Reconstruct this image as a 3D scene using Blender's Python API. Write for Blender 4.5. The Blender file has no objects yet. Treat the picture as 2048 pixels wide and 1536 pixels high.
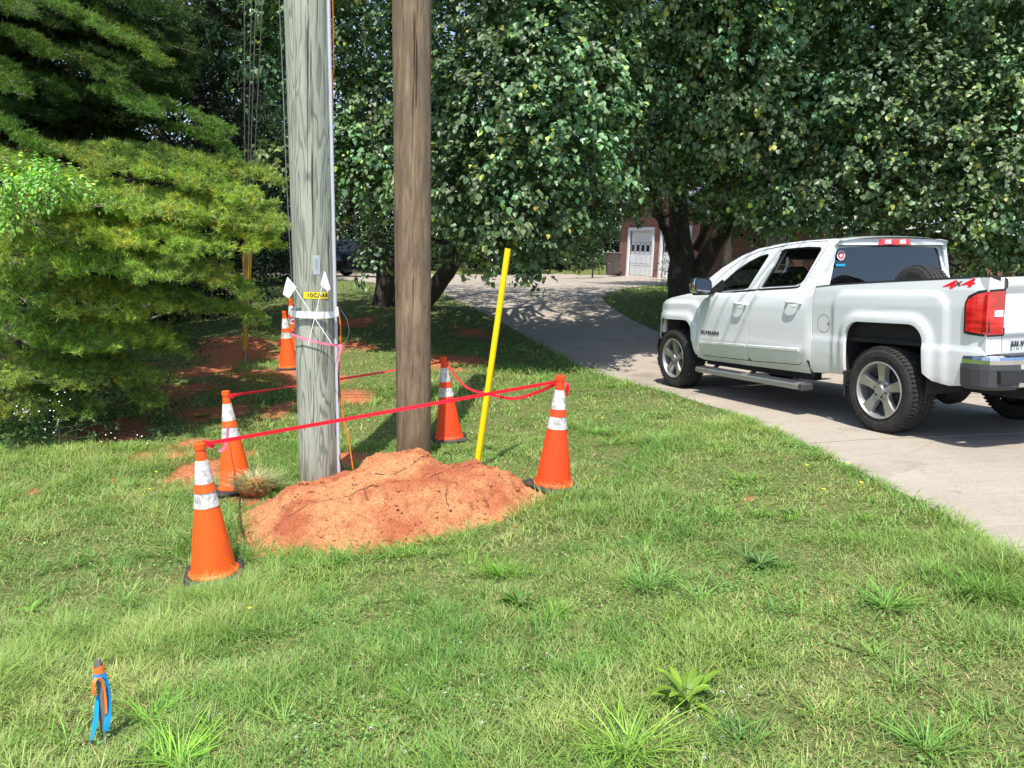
import bpy, bmesh, math, random
import numpy as np
from mathutils import Vector, Matrix
from mathutils.geometry import tessellate_polygon
random.seed(7); rng = np.random.default_rng(11)
S = bpy.context.scene; COL = S.collection
rad = math.radians
# ------------------------------------------------------------------ camera
PITCH, ROLL, CAMH, FPX = rad(10.0), 0.040, 1.5, 1538.0
CP = np.array([0, 0, CAMH])
F = np.array([0, math.cos(PITCH), -math.sin(PITCH)])
U0 = np.array([0, math.sin(PITCH), math.cos(PITCH)]); R0 = np.array([1.0, 0, 0])
RC = R0*math.cos(ROLL)+U0*math.sin(ROLL); UC = -R0*math.sin(ROLL)+U0*math.cos(ROLL)
cam = bpy.data.objects.new('camera', bpy.data.cameras.new('camera')); COL.objects.link(cam)
cam.data.sensor_width = 36; cam.data.lens = 36*FPX/2048; cam.data.clip_end = 2000; cam.data.clip_start = .05
M = Matrix.Identity(4)
for i in range(3):
    M[i][0] = RC[i]; M[i][1] = UC[i]; M[i][2] = -F[i]; M[i][3] = CP[i]
cam.matrix_world = M; S.camera = cam
# ------------------------------------------------------------------ light
SUN_EL, SHADOW_AZ = rad(64), rad(9)          # shadows run away from the camera, a little to the right
w = bpy.data.worlds.new("World"); S.world = w; w.use_nodes = True
nt = w.node_tree; bgn = nt.nodes['Background']
sky = nt.nodes.new('ShaderNodeTexSky'); sky.sky_type = 'NISHITA'; sky.sun_disc = False
sky.sun_elevation = SUN_EL
sdir = np.array([-math.sin(SHADOW_AZ)*math.cos(SUN_EL), -math.cos(SHADOW_AZ)*math.cos(SUN_EL), math.sin(SUN_EL)])
sky.sun_rotation = math.atan2(sdir[0], sdir[1])
nt.links.new(sky.outputs[0], bgn.inputs[0]); bgn.inputs[1].default_value = 0.15
sun = bpy.data.objects.new('sun', bpy.data.lights.new('sun', 'SUN')); COL.objects.link(sun)
sun.data.energy = 4.5; sun.data.angle = rad(.53); sun.data.color = (1, .955, .88)
sun.rotation_euler = Vector(sdir).to_track_quat('Z', 'Y').to_euler()
S.view_settings.view_transform = 'Standard'; S.view_settings.look = 'None'
S.view_settings.exposure = 0.72; S.view_settings.gamma = 1
S.render.engine = 'CYCLES'
try:
    S.cycles.max_bounces = 7; S.cycles.transparent_max_bounces = 12; S.cycles.sample_clamp_indirect = 6
except Exception: pass
# ------------------------------------------------------------------ maths helpers
def at(px, py, Z):                      # a point seen at this pixel (2048 wide photo), Z metres deep
    return CP + Z*F + (px-1024)/FPX*Z*RC + (768-py)/FPX*Z*UC
def v3(a): return Vector((float(a[0]), float(a[1]), float(a[2])))
TQ = np.array([4.40333884, -0.40112697, 7.61249519])
TR = np.array([[-.33423529, -.9423048, -.01866651], [.1143524, -.06020407, .99161434], [.93552675, -.32929795, -.12787714]])
Bc = np.stack([RC, UC, F], 1)
TRW = Bc@TR; TOW = CP+Bc@TQ
def tw(a, l, u): return TOW+TRW@np.array([a, l, u])     # truck frame -> world
def hsh(ix, iy, s):
    h = (ix.astype(np.int64)*374761393+iy.astype(np.int64)*668265263+s*1442695041) & 0x7fffffff
    h = ((h ^ (h >> 13))*1274126177) & 0x7fffffff
    return ((h ^ (h >> 16)) & 0xffff)/65535.0
def vnoise(x, y, s=0):
    x = np.asarray(x, float); y = np.asarray(y, float)
    ix = np.floor(x); iy = np.floor(y); fx = x-ix; fy = y-iy
    fx = fx*fx*(3-2*fx); fy = fy*fy*(3-2*fy)
    a = hsh(ix, iy, s); b = hsh(ix+1, iy, s); c = hsh(ix, iy+1, s); d = hsh(ix+1, iy+1, s)
    return (a*(1-fx)+b*fx)*(1-fy)+(c*(1-fx)+d*fx)*fy
def fbm(x, y, o=4, s=0):
    t = 0; amp = .5
    for k in range(o):
        t = t+amp*vnoise(x*2**k, y*2**k, s+k*17); amp *= .5
    return t/(1-.5**o)
def sstep(a, b, x):
    t = np.clip((x-a)/(b-a), 0, 1); return t*t*(3-2*t)
# ground heights: control points joined by a thin-plate surface
ctrl = [at(*p) for p in [(428,1155,5.1),(474,980,6.95),(899,880,8.35),(1106,975,6.2),(578,737,12.1),(640,985,6.7),
    (755,612,19),(1375,602,20),(490,722,13),(1258,552,37),(1200,556,39),(700,553,30),(740,566,26),(950,560,33),(0,880,8.6),(300,560,32),
    (952,948,6.8),(1600,560,36),(100,640,20),(950,534,46),(1150,535,46),(700,538,42),(200,541,36),(1500,575,30),(2048,580,32),(0,560,34)]]
ctrl += [tw(a, l, -.015) for a in (-3.5, 0, 3.645) for l in (-2.2, 0, 2.0)]+[tw(6.5, 0, -.01)]
ctrl += [np.array(p, float) for p in [(0,0,0),(-4,0,-.35),(0,-6,.1),(-3,2.6,-.5),(-14,6,-1.0),(14,0,.5),(16,14,.2),(-25,20,-.9),(0,80,1.2),(-45,70,.6),(50,70,1.0),(45,10,.4),(-40,-5,-1)]]
ctrl = np.array(ctrl)
def tps(r2): return np.where(r2 > 1e-9, .5*r2*np.log(np.maximum(r2, 1e-9)), 0)
def _solve():
    n = len(ctrl); P = ctrl[:, :2]
    K = tps(((P[:, None]-P[None])**2).sum(-1))+np.eye(n)*.05
    Q = np.c_[np.ones(n), P]; A = np.zeros((n+3, n+3)); A[:n, :n] = K; A[:n, n:] = Q; A[n:, :n] = Q.T
    return np.linalg.solve(A, np.r_[ctrl[:, 2], 0, 0, 0])
_W = _solve()
def G0(x, y):
    x = np.asarray(x, float); y = np.asarray(y, float); n = len(ctrl)
    z = _W[n]+_W[n+1]*x+_W[n+2]*y
    for i in range(n): z = z+_W[i]*tps((x-ctrl[i, 0])**2+(y-ctrl[i, 1])**2)
    return z
def px2g(px, py, gf=None):
    gf = gf or G0; d = F+(px-1024)/FPX*RC+(768-py)/FPX*UC
    lo, hi = .8, 90.0
    ts = np.linspace(lo, hi, 1800); P = CP[None]+ts[:, None]*d[None]
    below = P[:, 2] < gf(P[:, 0], P[:, 1])
    k = int(np.argmax(below)) if below.any() else len(ts)-1
    a, b = ts[max(k-1, 0)], ts[k]
    for _ in range(20):
        m = (a+b)/2; p = CP+m*d
        if p[2] < gf(p[0], p[1]): b = m
        else: a = m
    return CP+b*d
# driveway outline
def inpoly(x, y, poly):
    x = np.asarray(x, float); y = np.asarray(y, float); c = np.zeros(x.shape, bool); n = len(poly); j = n-1
    for i in range(n):
        xi, yi = poly[i][0], poly[i][1]; xj, yj = poly[j][0], poly[j][1]
        if abs(yj-yi) > 1e-12:
            c ^= ((yi > y) != (yj > y)) & (x < (xj-xi)*(y-yi)/(yj-yi)+xi)
        j = i
    return c
def polydist(x, y, poly, closed=True):
    d = np.full(np.shape(x), 1e9); n = len(poly)
    for i in range(n if closed else n-1):
        ax, ay = poly[i][:2]; bx, by = poly[(i+1) % n][:2]; dx, dy = bx-ax, by-ay
        t = np.clip(((x-ax)*dx+(y-ay)*dy)/(dx*dx+dy*dy+1e-12), 0, 1)
        d = np.minimum(d, np.hypot(x-ax-t*dx, y-ay-t*dy))
    return d
drv_left = [px2g(*p)[:2] for p in [(2048,1142),(1900,1037),(1700,936),(1560,866),(1450,822),(1330,785),(1190,748),(1120,712),(1050,672),(1000,643),(950,618),(900,596),(866,581)]]
tail_dir = (drv_left[0]-drv_left[2]); tail_dir /= np.linalg.norm(tail_dir)
pad = [px2g(*p)[:2] for p in [(770,568),(690,560),(560,553),(450,548)]]
padf = [px2g(*p)[:2] for p in [(450,537),(620,540),(760,543),(870,549),(1000,549),(1120,548),(1230,551)]]
drv_right = [px2g(*p)[:2] for p in [(1330,570),(1260,576),(1215,586),(1203,598),(1225,618),(1262,640),(1310,662)]]
drv_right += [tw(6.0, -1.5, 0)[:2], tw(3.6, -2.3, 0)[:2], tw(0, -2.35, 0)[:2], tw(-3, -2.6, 0)[:2]]
end = drv_left[0]+tail_dir*5
DRIVE = [end]+drv_left+pad+padf+[px2g(1300, 563)[:2]+np.array([1.5, 0])]+drv_right+[tw(-9, -4.5, 0)[:2]]
DRIVE = [np.array(p[:2], float) for p in DRIVE]
# dirt mound footprint
MOUND = [px2g(*p)[:2] for p in [(462,1078),(495,1114),(600,1118),(700,1116),(790,1104),(900,1076),(1000,1048),(1085,1008),(1108,988),(1060,962),(990,950),(935,955),(900,938),(830,930),(740,945),(680,968),(600,985),(520,1003),(478,1040)]]
mtop = px2g(835, 955)[:2]
def mound_h(x, y, fine=True):
    ins = inpoly(x, y, MOUND); d = polydist(x, y, MOUND); sd = np.where(ins, d, -d)+(fbm(x*4.2, y*4.2, 4, 55)-.52)*.22; ins = sd > 0; d = np.maximum(sd, 0)
    h = .24*sstep(0, .48, np.where(ins, d, 0))
    r = np.hypot((x-mtop[0])/.55, (y-mtop[1]-.15)/.6); h = h+.085*np.exp(-r*r)*sstep(0, .3, np.where(ins, d, 0))
    n = fbm(x*3.2, y*3.2, 3, 5)-.5
    h = h*(1+.55*n)
    if fine:
        g = fbm(x*22, y*22, 4, 9)-.5; cl = np.maximum(fbm(x*11, y*11, 2, 31)-.58, 0)
        h = h+sstep(0, .04, h)*(g*.042+cl*.09+(fbm(x*55, y*55, 2, 13)-.5)*.010)
    return np.where(ins, h, -.03)
# second little mound by the far anchor
M2 = px2g(505, 705)[:2]
dirt_spots = [(500,708,1.25),(578,745,.85),(425,735,.7),(640,760,.45),(700,800,.35),(345,918,.50),(405,935,.42),(228,962,.13),(70,985,.13),(440,690,.8),(720,650,.7),
    (320,800,.7),(250,850,.55),(420,830,.5),(520,985,.22),(640,1000,.35),(695,925,.3),(960,945,.13),(910,725,.6),(940,665,.6),(700,690,.5),(1500,995,.05),(560,820,.3)]
dspot = [(px2g(a, b)[:2], r) for a, b, r in dirt_spots]
def dirtmask(x, y):
    m = np.zeros(np.shape(x)); n = fbm(x*2.3, y*2.3, 4, 77)
    for c, r in dspot:
        d = np.hypot(x-c[0], (y-c[1])*.8)/r
        m = np.maximum(m, sstep(1.05, .30, d+(n-.5)*2.3))
    return m
def G(x, y):
    z = G0(x, y)+(fbm(x*1.7, y*1.7, 3, 3)-.5)*.035
    r = np.hypot(x-M2[0], y-M2[1]); z = z+.26*np.exp(-(r/.55)**2)
    return z
# ------------------------------------------------------------------ materials
def mat(name, col=(.5,.5,.5), rough=.6, metal=0, spec=.5, coat=0, **k):
    m = bpy.data.materials.new(name); m.use_nodes = True; p = m.node_tree.nodes['Principled BSDF']
    p.inputs['Base Color'].default_value = (*col, 1); p.inputs['Roughness'].default_value = rough
    p.inputs['Metallic'].default_value = metal; p.inputs['Specular IOR Level'].default_value = spec
    p.inputs['Coat Weight'].default_value = coat
    return m
def nodes(m): return m.node_tree.nodes, m.node_tree.links, m.node_tree.nodes['Principled BSDF']
def coords(m, scale=(1,1,1), rot=(0,0,0), kind='Object'):
    N, L, P = nodes(m); t = N.new('ShaderNodeTexCoord'); mp = N.new('ShaderNodeMapping')
    mp.inputs['Scale'].default_value = scale; mp.inputs['Rotation'].default_value = rot
    L.new(t.outputs[kind], mp.inputs[0]); return mp.outputs[0]
def noise(m, vec, scale, detail=5, rough=.6, dist=0):
    N, L, P = nodes(m); n = N.new('ShaderNodeTexNoise'); n.inputs['Scale'].default_value = scale
    n.inputs['Detail'].default_value = detail; n.inputs['Roughness'].default_value = rough; n.inputs['Distortion'].default_value = dist
    if vec is not None: L.new(vec, n.inputs['Vector'])
    return n.outputs[0]
def ramp(m, fac, stops):
    N, L, P = nodes(m); r = N.new('ShaderNodeValToRGB'); e = r.color_ramp.elements
    while len(e) < len(stops): e.new(.5)
    for i, (p, c) in enumerate(stops):
        e[i].position = p; e[i].color = (*c, 1) if len(c) == 3 else c
    L.new(fac, r.inputs[0]); return r.outputs[0]
def mixc(m, fac, a, b, mode='MIX'):
    N, L, P = nodes(m); x = N.new('ShaderNodeMix'); x.data_type = 'RGBA'; x.blend_type = mode
    for s, v in ((x.inputs[0], fac), (x.inputs[6], a), (x.inputs[7], b)):
        if isinstance(v, (int, float)): s.default_value = v
        elif isinstance(v, tuple): s.default_value = (*v, 1)
        else: L.new(v, s)
    return x.outputs[2]
def bump(m, h, strength=.3, dist=.01):
    N, L, P = nodes(m); b = N.new('ShaderNodeBump'); b.inputs['Strength'].default_value = strength; b.inputs['Distance'].default_value = dist
    L.new(h, b.inputs['Height']); L.new(b.outputs[0], P.inputs['Normal'])
def math_(m, op, a, b=None):
    N, L, P = nodes(m); x = N.new('ShaderNodeMath'); x.operation = op
    for i, v in enumerate((a, b)):
        if v is None: continue
        if isinstance(v, (int, float)): x.inputs[i].default_value = v
        else: L.new(v, x.inputs[i])
    return x.outputs[0]
def setc(m, c):
    N, L, P = nodes(m); L.new(c, P.inputs['Base Color'])
def attr(m, name='col'):
    N, L, P = nodes(m); a = N.new('ShaderNodeAttribute'); a.attribute_name = name; return a
def leafmat(name, rough=.42, spec=.5, trans=.25, tcol=(.25,.5,.05)):
    m = mat(name, rough=rough, spec=spec); N, L, P = nodes(m); a = attr(m); L.new(a.outputs['Color'], P.inputs['Base Color'])
    if trans > 0:
        t = N.new('ShaderNodeBsdfTranslucent'); mx = N.new('ShaderNodeMixShader'); mx.inputs[0].default_value = trans
        c = mixc(m, 1.0, a.outputs['Color'], (1.9, 2.1, .9), 'MULTIPLY')
        L.new(c, t.inputs['Color']); L.new(P.outputs[0], mx.inputs[1]); L.new(t.outputs[0], mx.inputs[2])
        L.new(mx.outputs[0], N['Material Output'].inputs['Surface'])
    return m
MT = {}
MT['grass'] = leafmat('grass_blade', .5, .35, .25)
MT['pear'] = leafmat('pear_leaf', .44, .5, .22)
MT['needle'] = leafmat('pine_needle', .55, .3, .22)
MT['leaf'] = leafmat('broad_leaf', .45, .4, .2)
MT['far'] = leafmat('far_leaf', .6, .25, .15)
m = MT['bark'] = mat('bark', (.06,.05,.04), .9); c = coords(m, (6,6,1.4)); n = noise(m, c, 5, 8, .7); setc(m, ramp(m, n, [(.3,(.018,.014,.012)),(.7,(.10,.085,.07))])); bump(m, n, .8, .03)
m = MT['twig'] = mat('twig', (.16,.13,.10), .8); c = coords(m); setc(m, ramp(m, noise(m, c, 12), [(.3,(.07,.055,.045)),(.75,(.30,.26,.22))]))
# ground
m = MT['ground'] = mat('lawn_soil', rough=.95, spec=.15); c = coords(m)
n1 = noise(m, c, 1.1, 6, .65); n2 = noise(m, c, 38, 5, .7); n3 = noise(m, c, 9, 4, .6)
gc = ramp(m, n2, [(.3,(.05,.06,.018)),(.5,(.13,.15,.05)),(.72,(.30,.28,.13))])
gc = mixc(m, ramp(m, n3, [(.35,(0,0,0)),(.65,(1,1,1))]), gc, mixc(m, .5, gc, (.07,.11,.02)))
red = ramp(m, n2, [(.28,(.10,.04,.02)),(.48,(.42,.135,.06)),(.68,(.56,.23,.12))])
a = attr(m, 'dirt'); setc(m, mixc(m, a.outputs['Fac'], gc, red)); bump(m, n2, .9, .02)
m = MT['dirt'] = mat('red_clay', rough=.95, spec=.12); c = coords(m)
n1 = noise(m, c, 2.2, 5, .6); n2 = noise(m, c, 70, 6, .75); n3 = noise(m, c, 14, 4, .6)
c1 = ramp(m, n2, [(.26,(.17,.055,.024)),(.42,(.42,.17,.075)),(.58,(.57,.275,.125)),(.78,(.74,.45,.25))])
c2 = ramp(m, n2, [(.25,(.17,.045,.020)),(.5,(.35,.105,.050)),(.8,(.50,.20,.10))])
mm = ramp(m, n1, [(.42,(0,0,0)),(.62,(1,1,1))]); c3 = mixc(m, mm, c1, c2)
c3 = mixc(m, ramp(m, n3, [(.28,(.7,.7,.7)),(.45,(0,0,0))]), c3, (.20,.07,.035)); setc(m, c3); bump(m, math_(m, 'ADD', n2, math_(m, 'MULTIPLY', n3, 1.5)), .9, .015)
m = MT['concrete'] = mat('concrete', rough=.85, spec=.25); c = coords(m)
n1 = noise(m, c, .55, 8, .65); n2 = noise(m, c, 60, 6, .7); cs = coords(m, (1,14,1), (0,0,rad(20))); n3 = noise(m, cs, 1.6, 6, .6)
cc = ramp(m, n1, [(.3,(.26,.215,.165)),(.5,(.35,.30,.24)),(.72,(.42,.365,.30))])
cc = mixc(m, .20, cc, ramp(m, n3, [(.35,(.17,.145,.12)),(.6,(.37,.33,.28))])); cc = mixc(m, .35, cc, ramp(m, n2, [(.3,(.13,.11,.09)),(.6,(.40,.355,.305))]))
N_, L_, P_ = nodes(m); vo = N_.new('ShaderNodeTexVoronoi'); vo.feature = 'DISTANCE_TO_EDGE'; vo.inputs['Scale'].default_value = .42
wob = noise(m, c, 2.5, 5, .7); va = N_.new('ShaderNodeVectorMath'); va.operation = 'MULTIPLY_ADD'; L_.new(wob, va.inputs[0]); va.inputs[1].default_value = (1.2, 1.2, 0); L_.new(c, va.inputs[2]); L_.new(va.outputs[0], vo.inputs['Vector'])
crk = ramp(m, vo.outputs[0], [(.0,(.22,.22,.22)),(.005,(0,0,0))]); cc = mixc(m, crk, cc, (.09,.075,.06))
st_n = noise(m, c, 1.3, 3, .5); cc = mixc(m, ramp(m, st_n, [(.58,(0,0,0)),(.72,(.5,.5,.5))]), cc, (.15,.125,.10)); sp_n = noise(m, c, 16, 3, .5); cc = mixc(m, ramp(m, sp_n, [(.68,(0,0,0)),(.74,(.6,.6,.6))]), cc, (.12,.10,.08))
setc(m, cc); bump(m, n2, .25, .004)
m = MT['joint'] = mat('joint', (.09,.075,.06), .95)
# poles: contour lines of a stretched noise read as cathedral grain
def polewood(name, light, mid, dark, freq, foot, fmix=.4):
    m = mat(name, rough=.85, spec=.2); c = coords(m, (1,1,.11)); base = noise(m, c, 4.6, 3, .5, .3)
    ring = math_(m, 'SINE', math_(m, 'MULTIPLY', base, freq)); ring = math_(m, 'ADD', math_(m, 'MULTIPLY', ring, .5), .5)
    fine = noise(m, coords(m, (1,1,.035)), 90, 6, .75); blot = noise(m, coords(m, (1,1,.5)), 2.2, 4, .6); crs = noise(m, coords(m, (1,1,.10)), 22, 6, .7, .4)
    col = ramp(m, ring, [(0,dark),(.22,mid),(.5,light),(1,light)])
    col = mixc(m, fmix, col, ramp(m, fine, [(.36,dark),(.5,mid),(.62,light)]))
    col = mixc(m, fmix*.85, col, ramp(m, crs, [(.34,dark),(.5,mid),(.66,light)]))
    col = mixc(m, ramp(m, blot, [(.40,(.0,.0,.0)),(.68,(.45,.45,.45))]), col, mid)
    big = noise(m, coords(m, (1,1,.35)), 5.5, 5, .65, .6); col = mixc(m, math_(m, 'MULTIPLY', ramp(m, big, [(.44,(0,0,0)),(.62,(1,1,1))]), fmix*.8), col, tuple(v*.62 for v in mid))
    N, L, P = nodes(m); t = N.new('ShaderNodeTexCoord'); s = N.new('ShaderNodeSeparateXYZ'); L.new(t.outputs['Object'], s.inputs[0])
    ck = noise(m, coords(m, (1,1,.018)), 34, 4, .6); col = mixc(m, ramp(m, ck, [(.335,(.95,.95,.95)),(.375,(0,0,0))]), col, tuple(v*.40 for v in dark))
    f = ramp(m, math_(m, 'ADD', s.outputs[2], math_(m, 'MULTIPLY', blot, .5)), [(.28,(.85,.85,.85)),(.62,(0,0,0))])
    col = mixc(m, f, col, mixc(m, 1.0, col, foot, 'MULTIPLY')); setc(m, col)
    bump(m, math_(m, 'ADD', math_(m, 'MULTIPLY', ring, .6), fine), .5, .006); return m
MT['greenpole'] = polewood('weathered_treated_wood', (.46,.475,.40), (.255,.27,.22), (.10,.11,.09), 105, (.62,.50,.36), .28)
MT['brownpole'] = polewood('brown_treated_wood', (.37,.275,.185), (.205,.148,.098), (.075,.055,.040), 60, (.7,.7,.62), .80)
# cone plastics
def dirty(name, col, dcol, lo=.55, hi=.72, rough=.45, sc=9, amt=.8, stretch=(1,1,.35)):
    m = mat(name, rough=rough, spec=.4); c = coords(m, stretch); n = noise(m, c, sc, 8, .72)
    c2 = noise(m, coords(m), 55, 5, .7)
    f = math_(m, 'MULTIPLY', ramp(m, n, [(lo,(0,0,0)),(hi,(1,1,1))]), amt); f2 = math_(m, 'MULTIPLY', ramp(m, c2, [(.55,(0,0,0)),(.7,(1,1,1))]), amt*.45)
    k = mixc(m, f, (col[0],col[1],col[2]), (dcol[0],dcol[1],dcol[2])); setc(m, mixc(m, f2, k, (dcol[0],dcol[1],dcol[2]))); return m
MT['orange'] = dirty('cone_orange', (.90,.105,.010), (.26,.05,.02), .52, .74, .5, 8, .62)
MT['redorange'] = dirty('cone_red_orange', (.90,.060,.008), (.26,.035,.02), .54, .76, .5, 8, .6)
MT['collar'] = dirty('cone_collar', (.70,.70,.69), (.22,.17,.13), .44, .62, .4, 22, .75, (1,1,.8))
MT['rubber'] = dirty('black_rubber', (.030,.030,.032), (.16,.10,.07), .5, .7, .75, 8, .7, (1,1,1))
MT['yellow'] = dirty('yellow_plastic', (.86,.60,.004), (.5,.35,.03), .6, .85, .35, 6, .4)
MT['ochre'] = dirty('faded_yellow_plastic', (.46,.27,.012), (.28,.15,.02), .5, .8, .45, 6, .5)
MT['red'] = leafmat('red_tape', .35, .5, .0); MT['red'] = mat('red_tape', (.82,.008,.03), .6); MT['pink'] = mat('pink_tape', (.85,.22,.36), .5)
MT['white'] = mat('white_plastic', (.78,.79,.80), .45); MT['pvc'] = mat('grey_conduit', (.48,.50,.56), .5)
MT['orangecable'] = mat('orange_cable', (.80,.20,.015), .45); MT['blackcable'] = mat('black_cable', (.012,.012,.014), .4)
MT['steel'] = mat('galvanised_steel', (.38,.39,.40), .5, .8); MT['wire'] = mat('guy_wire', (.30,.30,.30), .45, .7)
MT['tag'] = mat('aluminium_tag', (.55,.58,.62), .4, .6); MT['yellowtag'] = mat('yellow_tag', (.85,.62,.01), .45); MT['ink'] = mat('black_ink', (.01,.01,.01), .5)
MT['blue'] = mat('blue_ribbon', (.01,.30,.78), .4); MT['orangerib'] = mat('orange_ribbon', (.85,.21,.04), .45); MT['stake'] = mat('grey_stake', (.17,.155,.15), .8)
# truck
m = MT['paint'] = mat('white_paint', (.72,.735,.75), .22, 0, .5, .9); c = coords(m)
N_, L_, P_ = nodes(m); P_.inputs['Coat Roughness'].default_value = .06
s_ = N_.new('ShaderNodeSeparateXYZ'); t_ = N_.new('ShaderNodeTexCoord'); L_.new(t_.outputs['Object'], s_.inputs[0])
dn = noise(m, c, 5, 6, .7); low = ramp(m, math_(m, 'ADD', s_.outputs[2], math_(m, 'MULTIPLY', dn, -.28)), [(.34,(.42,.42,.42)),(.62,(0,0,0))])
setc(m, mixc(m, low, (.72,.735,.75), (.40,.33,.25)))
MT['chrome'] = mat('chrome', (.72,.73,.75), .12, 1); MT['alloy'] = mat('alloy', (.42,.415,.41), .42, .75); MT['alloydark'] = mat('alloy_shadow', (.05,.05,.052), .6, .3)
MT['blacktrim'] = mat('black_trim', (.015,.015,.017), .45); MT['plastic'] = mat('grey_plastic', (.045,.047,.052), .6)
m = MT['tyre'] = mat('tyre_rubber', (.026,.025,.025), .8, 0, .3); c = coords(m); n = noise(m, c, 18, 6, .7); setc(m, ramp(m, n, [(.3,(.016,.016,.016)),(.75,(.048,.044,.040))])); bump(m, n, .2, .003)
MT['dark'] = mat('underbody', (.012,.012,.013), .8); MT['interior'] = mat('interior', (.035,.036,.04), .8); MT['seatm'] = mat('seat_cloth', (.05,.05,.055), .9)
MT['greytrim'] = mat('pillar_trim', (.35,.34,.32), .8)
m = MT['redlens'] = mat('red_lens', (.72,.012,.016), .12, 0, .6, .8); c = coords(m, (1,1,1)); 
n = noise(m, coords(m, (2,2,12)), 1.6, 1, .5); setc(m, ramp(m, n, [(.35,(.38,.003,.006)),(.5,(.66,.010,.014)),(.7,(.80,.03,.03))]))
P_ = m.node_tree.nodes['Principled BSDF']
MT['clearlens'] = mat('clear_lens', (.75,.62,.63), .1, 0, .6, .8)
def glass(name, tint, refl=.05):
    m = bpy.data.materials.new(name); m.use_nodes = True; N = m.node_tree.nodes; L = m.node_tree.links; N.remove(N['Principled BSDF'])
    t = N.new('ShaderNodeBsdfTransparent'); t.inputs[0].default_value = (*tint, 1); g = N.new('ShaderNodeBsdfGlossy'); g.inputs['Roughness'].default_value = .02
    f0 = N.new('ShaderNodeLayerWeight'); f0.inputs[0].default_value = .5; f1 = N.new('ShaderNodeMath'); f1.operation = 'POWER'; f1.inputs[1].default_value = 4; L.new(f0.outputs['Facing'], f1.inputs[0])
    f = N.new('ShaderNodeMath'); f.operation = 'MULTIPLY_ADD'; f.inputs[1].default_value = .8; f.inputs[2].default_value = refl; L.new(f1.outputs[0], f.inputs[0]); x = N.new('ShaderNodeMixShader')
    L.new(f.outputs[0], x.inputs[0]); L.new(t.outputs[0], x.inputs[1]); L.new(g.outputs[0], x.inputs[2]); L.new(x.outputs[0], N['Material Output'].inputs[0]); return m
MT['glass'] = glass('window_glass', (.40,.45,.43), .07); MT['tint'] = glass('tinted_glass', (.16,.18,.20)); MT['darktint'] = glass('dark_tinted_glass', (.040,.046,.055), .13); MT['mirror'] = mat('mirror_glass', (.8,.85,.9), .02, 1)
# house
m = MT['brick'] = mat('brick', rough=.9, spec=.2); N, L, P = nodes(m); t = N.new('ShaderNodeTexCoord'); b = N.new('ShaderNodeTexBrick')
L.new(t.outputs['UV'], b.inputs['Vector']); b.inputs['Color1'].default_value = (.26,.085,.055,1); b.inputs['Color2'].default_value = (.15,.055,.04,1); b.inputs['Mortar'].default_value = (.36,.30,.25,1)
b.inputs['Scale'].default_value = 1; b.inputs['Brick Width'].default_value = .21; b.inputs['Row Height'].default_value = .075; b.inputs['Mortar Size'].default_value = .008
setc(m, b.outputs[0])
m = MT['shingle'] = mat('shingles', rough=.95); c = coords(m); setc(m, ramp(m, noise(m, c, 14, 6, .8), [(.3,(.12,.12,.13)),(.7,(.34,.34,.36))]))
MT['door'] = mat('garage_door_white', (.72,.74,.76), .5); MT['darkglass'] = mat('dark_pane', (.02,.025,.03), .1)
MT['bin'] = mat('bin_plastic', (.075,.06,.055), .6); MT['carpaint'] = mat('black_car_paint', (.006,.007,.012), .15, 0, .5, .9)
MT['petal'] = mat('white_petal', (.85,.85,.84), .6); MT['yellowpetal'] = mat('yellow_petal', (.85,.65,.01), .6)
# ------------------------------------------------------------------ mesh helpers
def tag(o, label=None, cat=None, group=None, kind=None):
    if label: o['label'] = label
    if cat: o['category'] = cat
    if group: o['group'] = group
    if kind: o['kind'] = kind
    return o
def empty(name, loc, label, cat, group=None, mw=None):
    o = bpy.data.objects.new(name, None); COL.objects.link(o); o.empty_display_size = .1
    if mw is not None: o.matrix_world = mw
    elif loc is not None: o.location = v3(loc)
    return tag(o, label, cat, group)
def link(name, me, m, parent=None):
    o = bpy.data.objects.new(name, me); COL.objects.link(o)
    for k in (m if isinstance(m, (list, tuple)) else [m]): me.materials.append(MT[k] if isinstance(k, str) else k)
    if parent is not None: o.parent = parent
    return o
def np_mesh(name, V, faces, m, parent=None, col=None, smooth=False, extra=None):
    """faces: list of int arrays (n,k)"""
    me = bpy.data.meshes.new(name); V = np.asarray(V, np.float32)
    me.vertices.add(len(V)); me.vertices.foreach_set('co', V.ravel())
    idx = np.concatenate([f.ravel() for f in faces]); cnt = np.concatenate([np.full(len(f), f.shape[1]) for f in faces])
    me.loops.add(len(idx)); me.loops.foreach_set('vertex_index', idx.astype(np.int32))
    me.polygons.add(len(cnt)); st = np.r_[0, np.cumsum(cnt)[:-1]]
    me.polygons.foreach_set('loop_start', st.astype(np.int32)); me.polygons.foreach_set('loop_total', cnt.astype(np.int32))
    me.polygons.foreach_set('use_smooth', np.full(len(cnt), smooth))
    me.update(calc_edges=True)
    if col is not None:
        a = me.color_attributes.new('col', 'FLOAT_COLOR', 'POINT'); c4 = np.c_[np.clip(col, 0, 1), np.ones(len(col))].astype(np.float32); a.data.foreach_set('color', c4.ravel())
    if extra:
        for k, arr in extra.items():
            a = me.attributes.new(k, 'FLOAT', 'POINT'); a.data.foreach_set('value', np.asarray(arr, np.float32))
    return link(name, me, m, parent)
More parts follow.
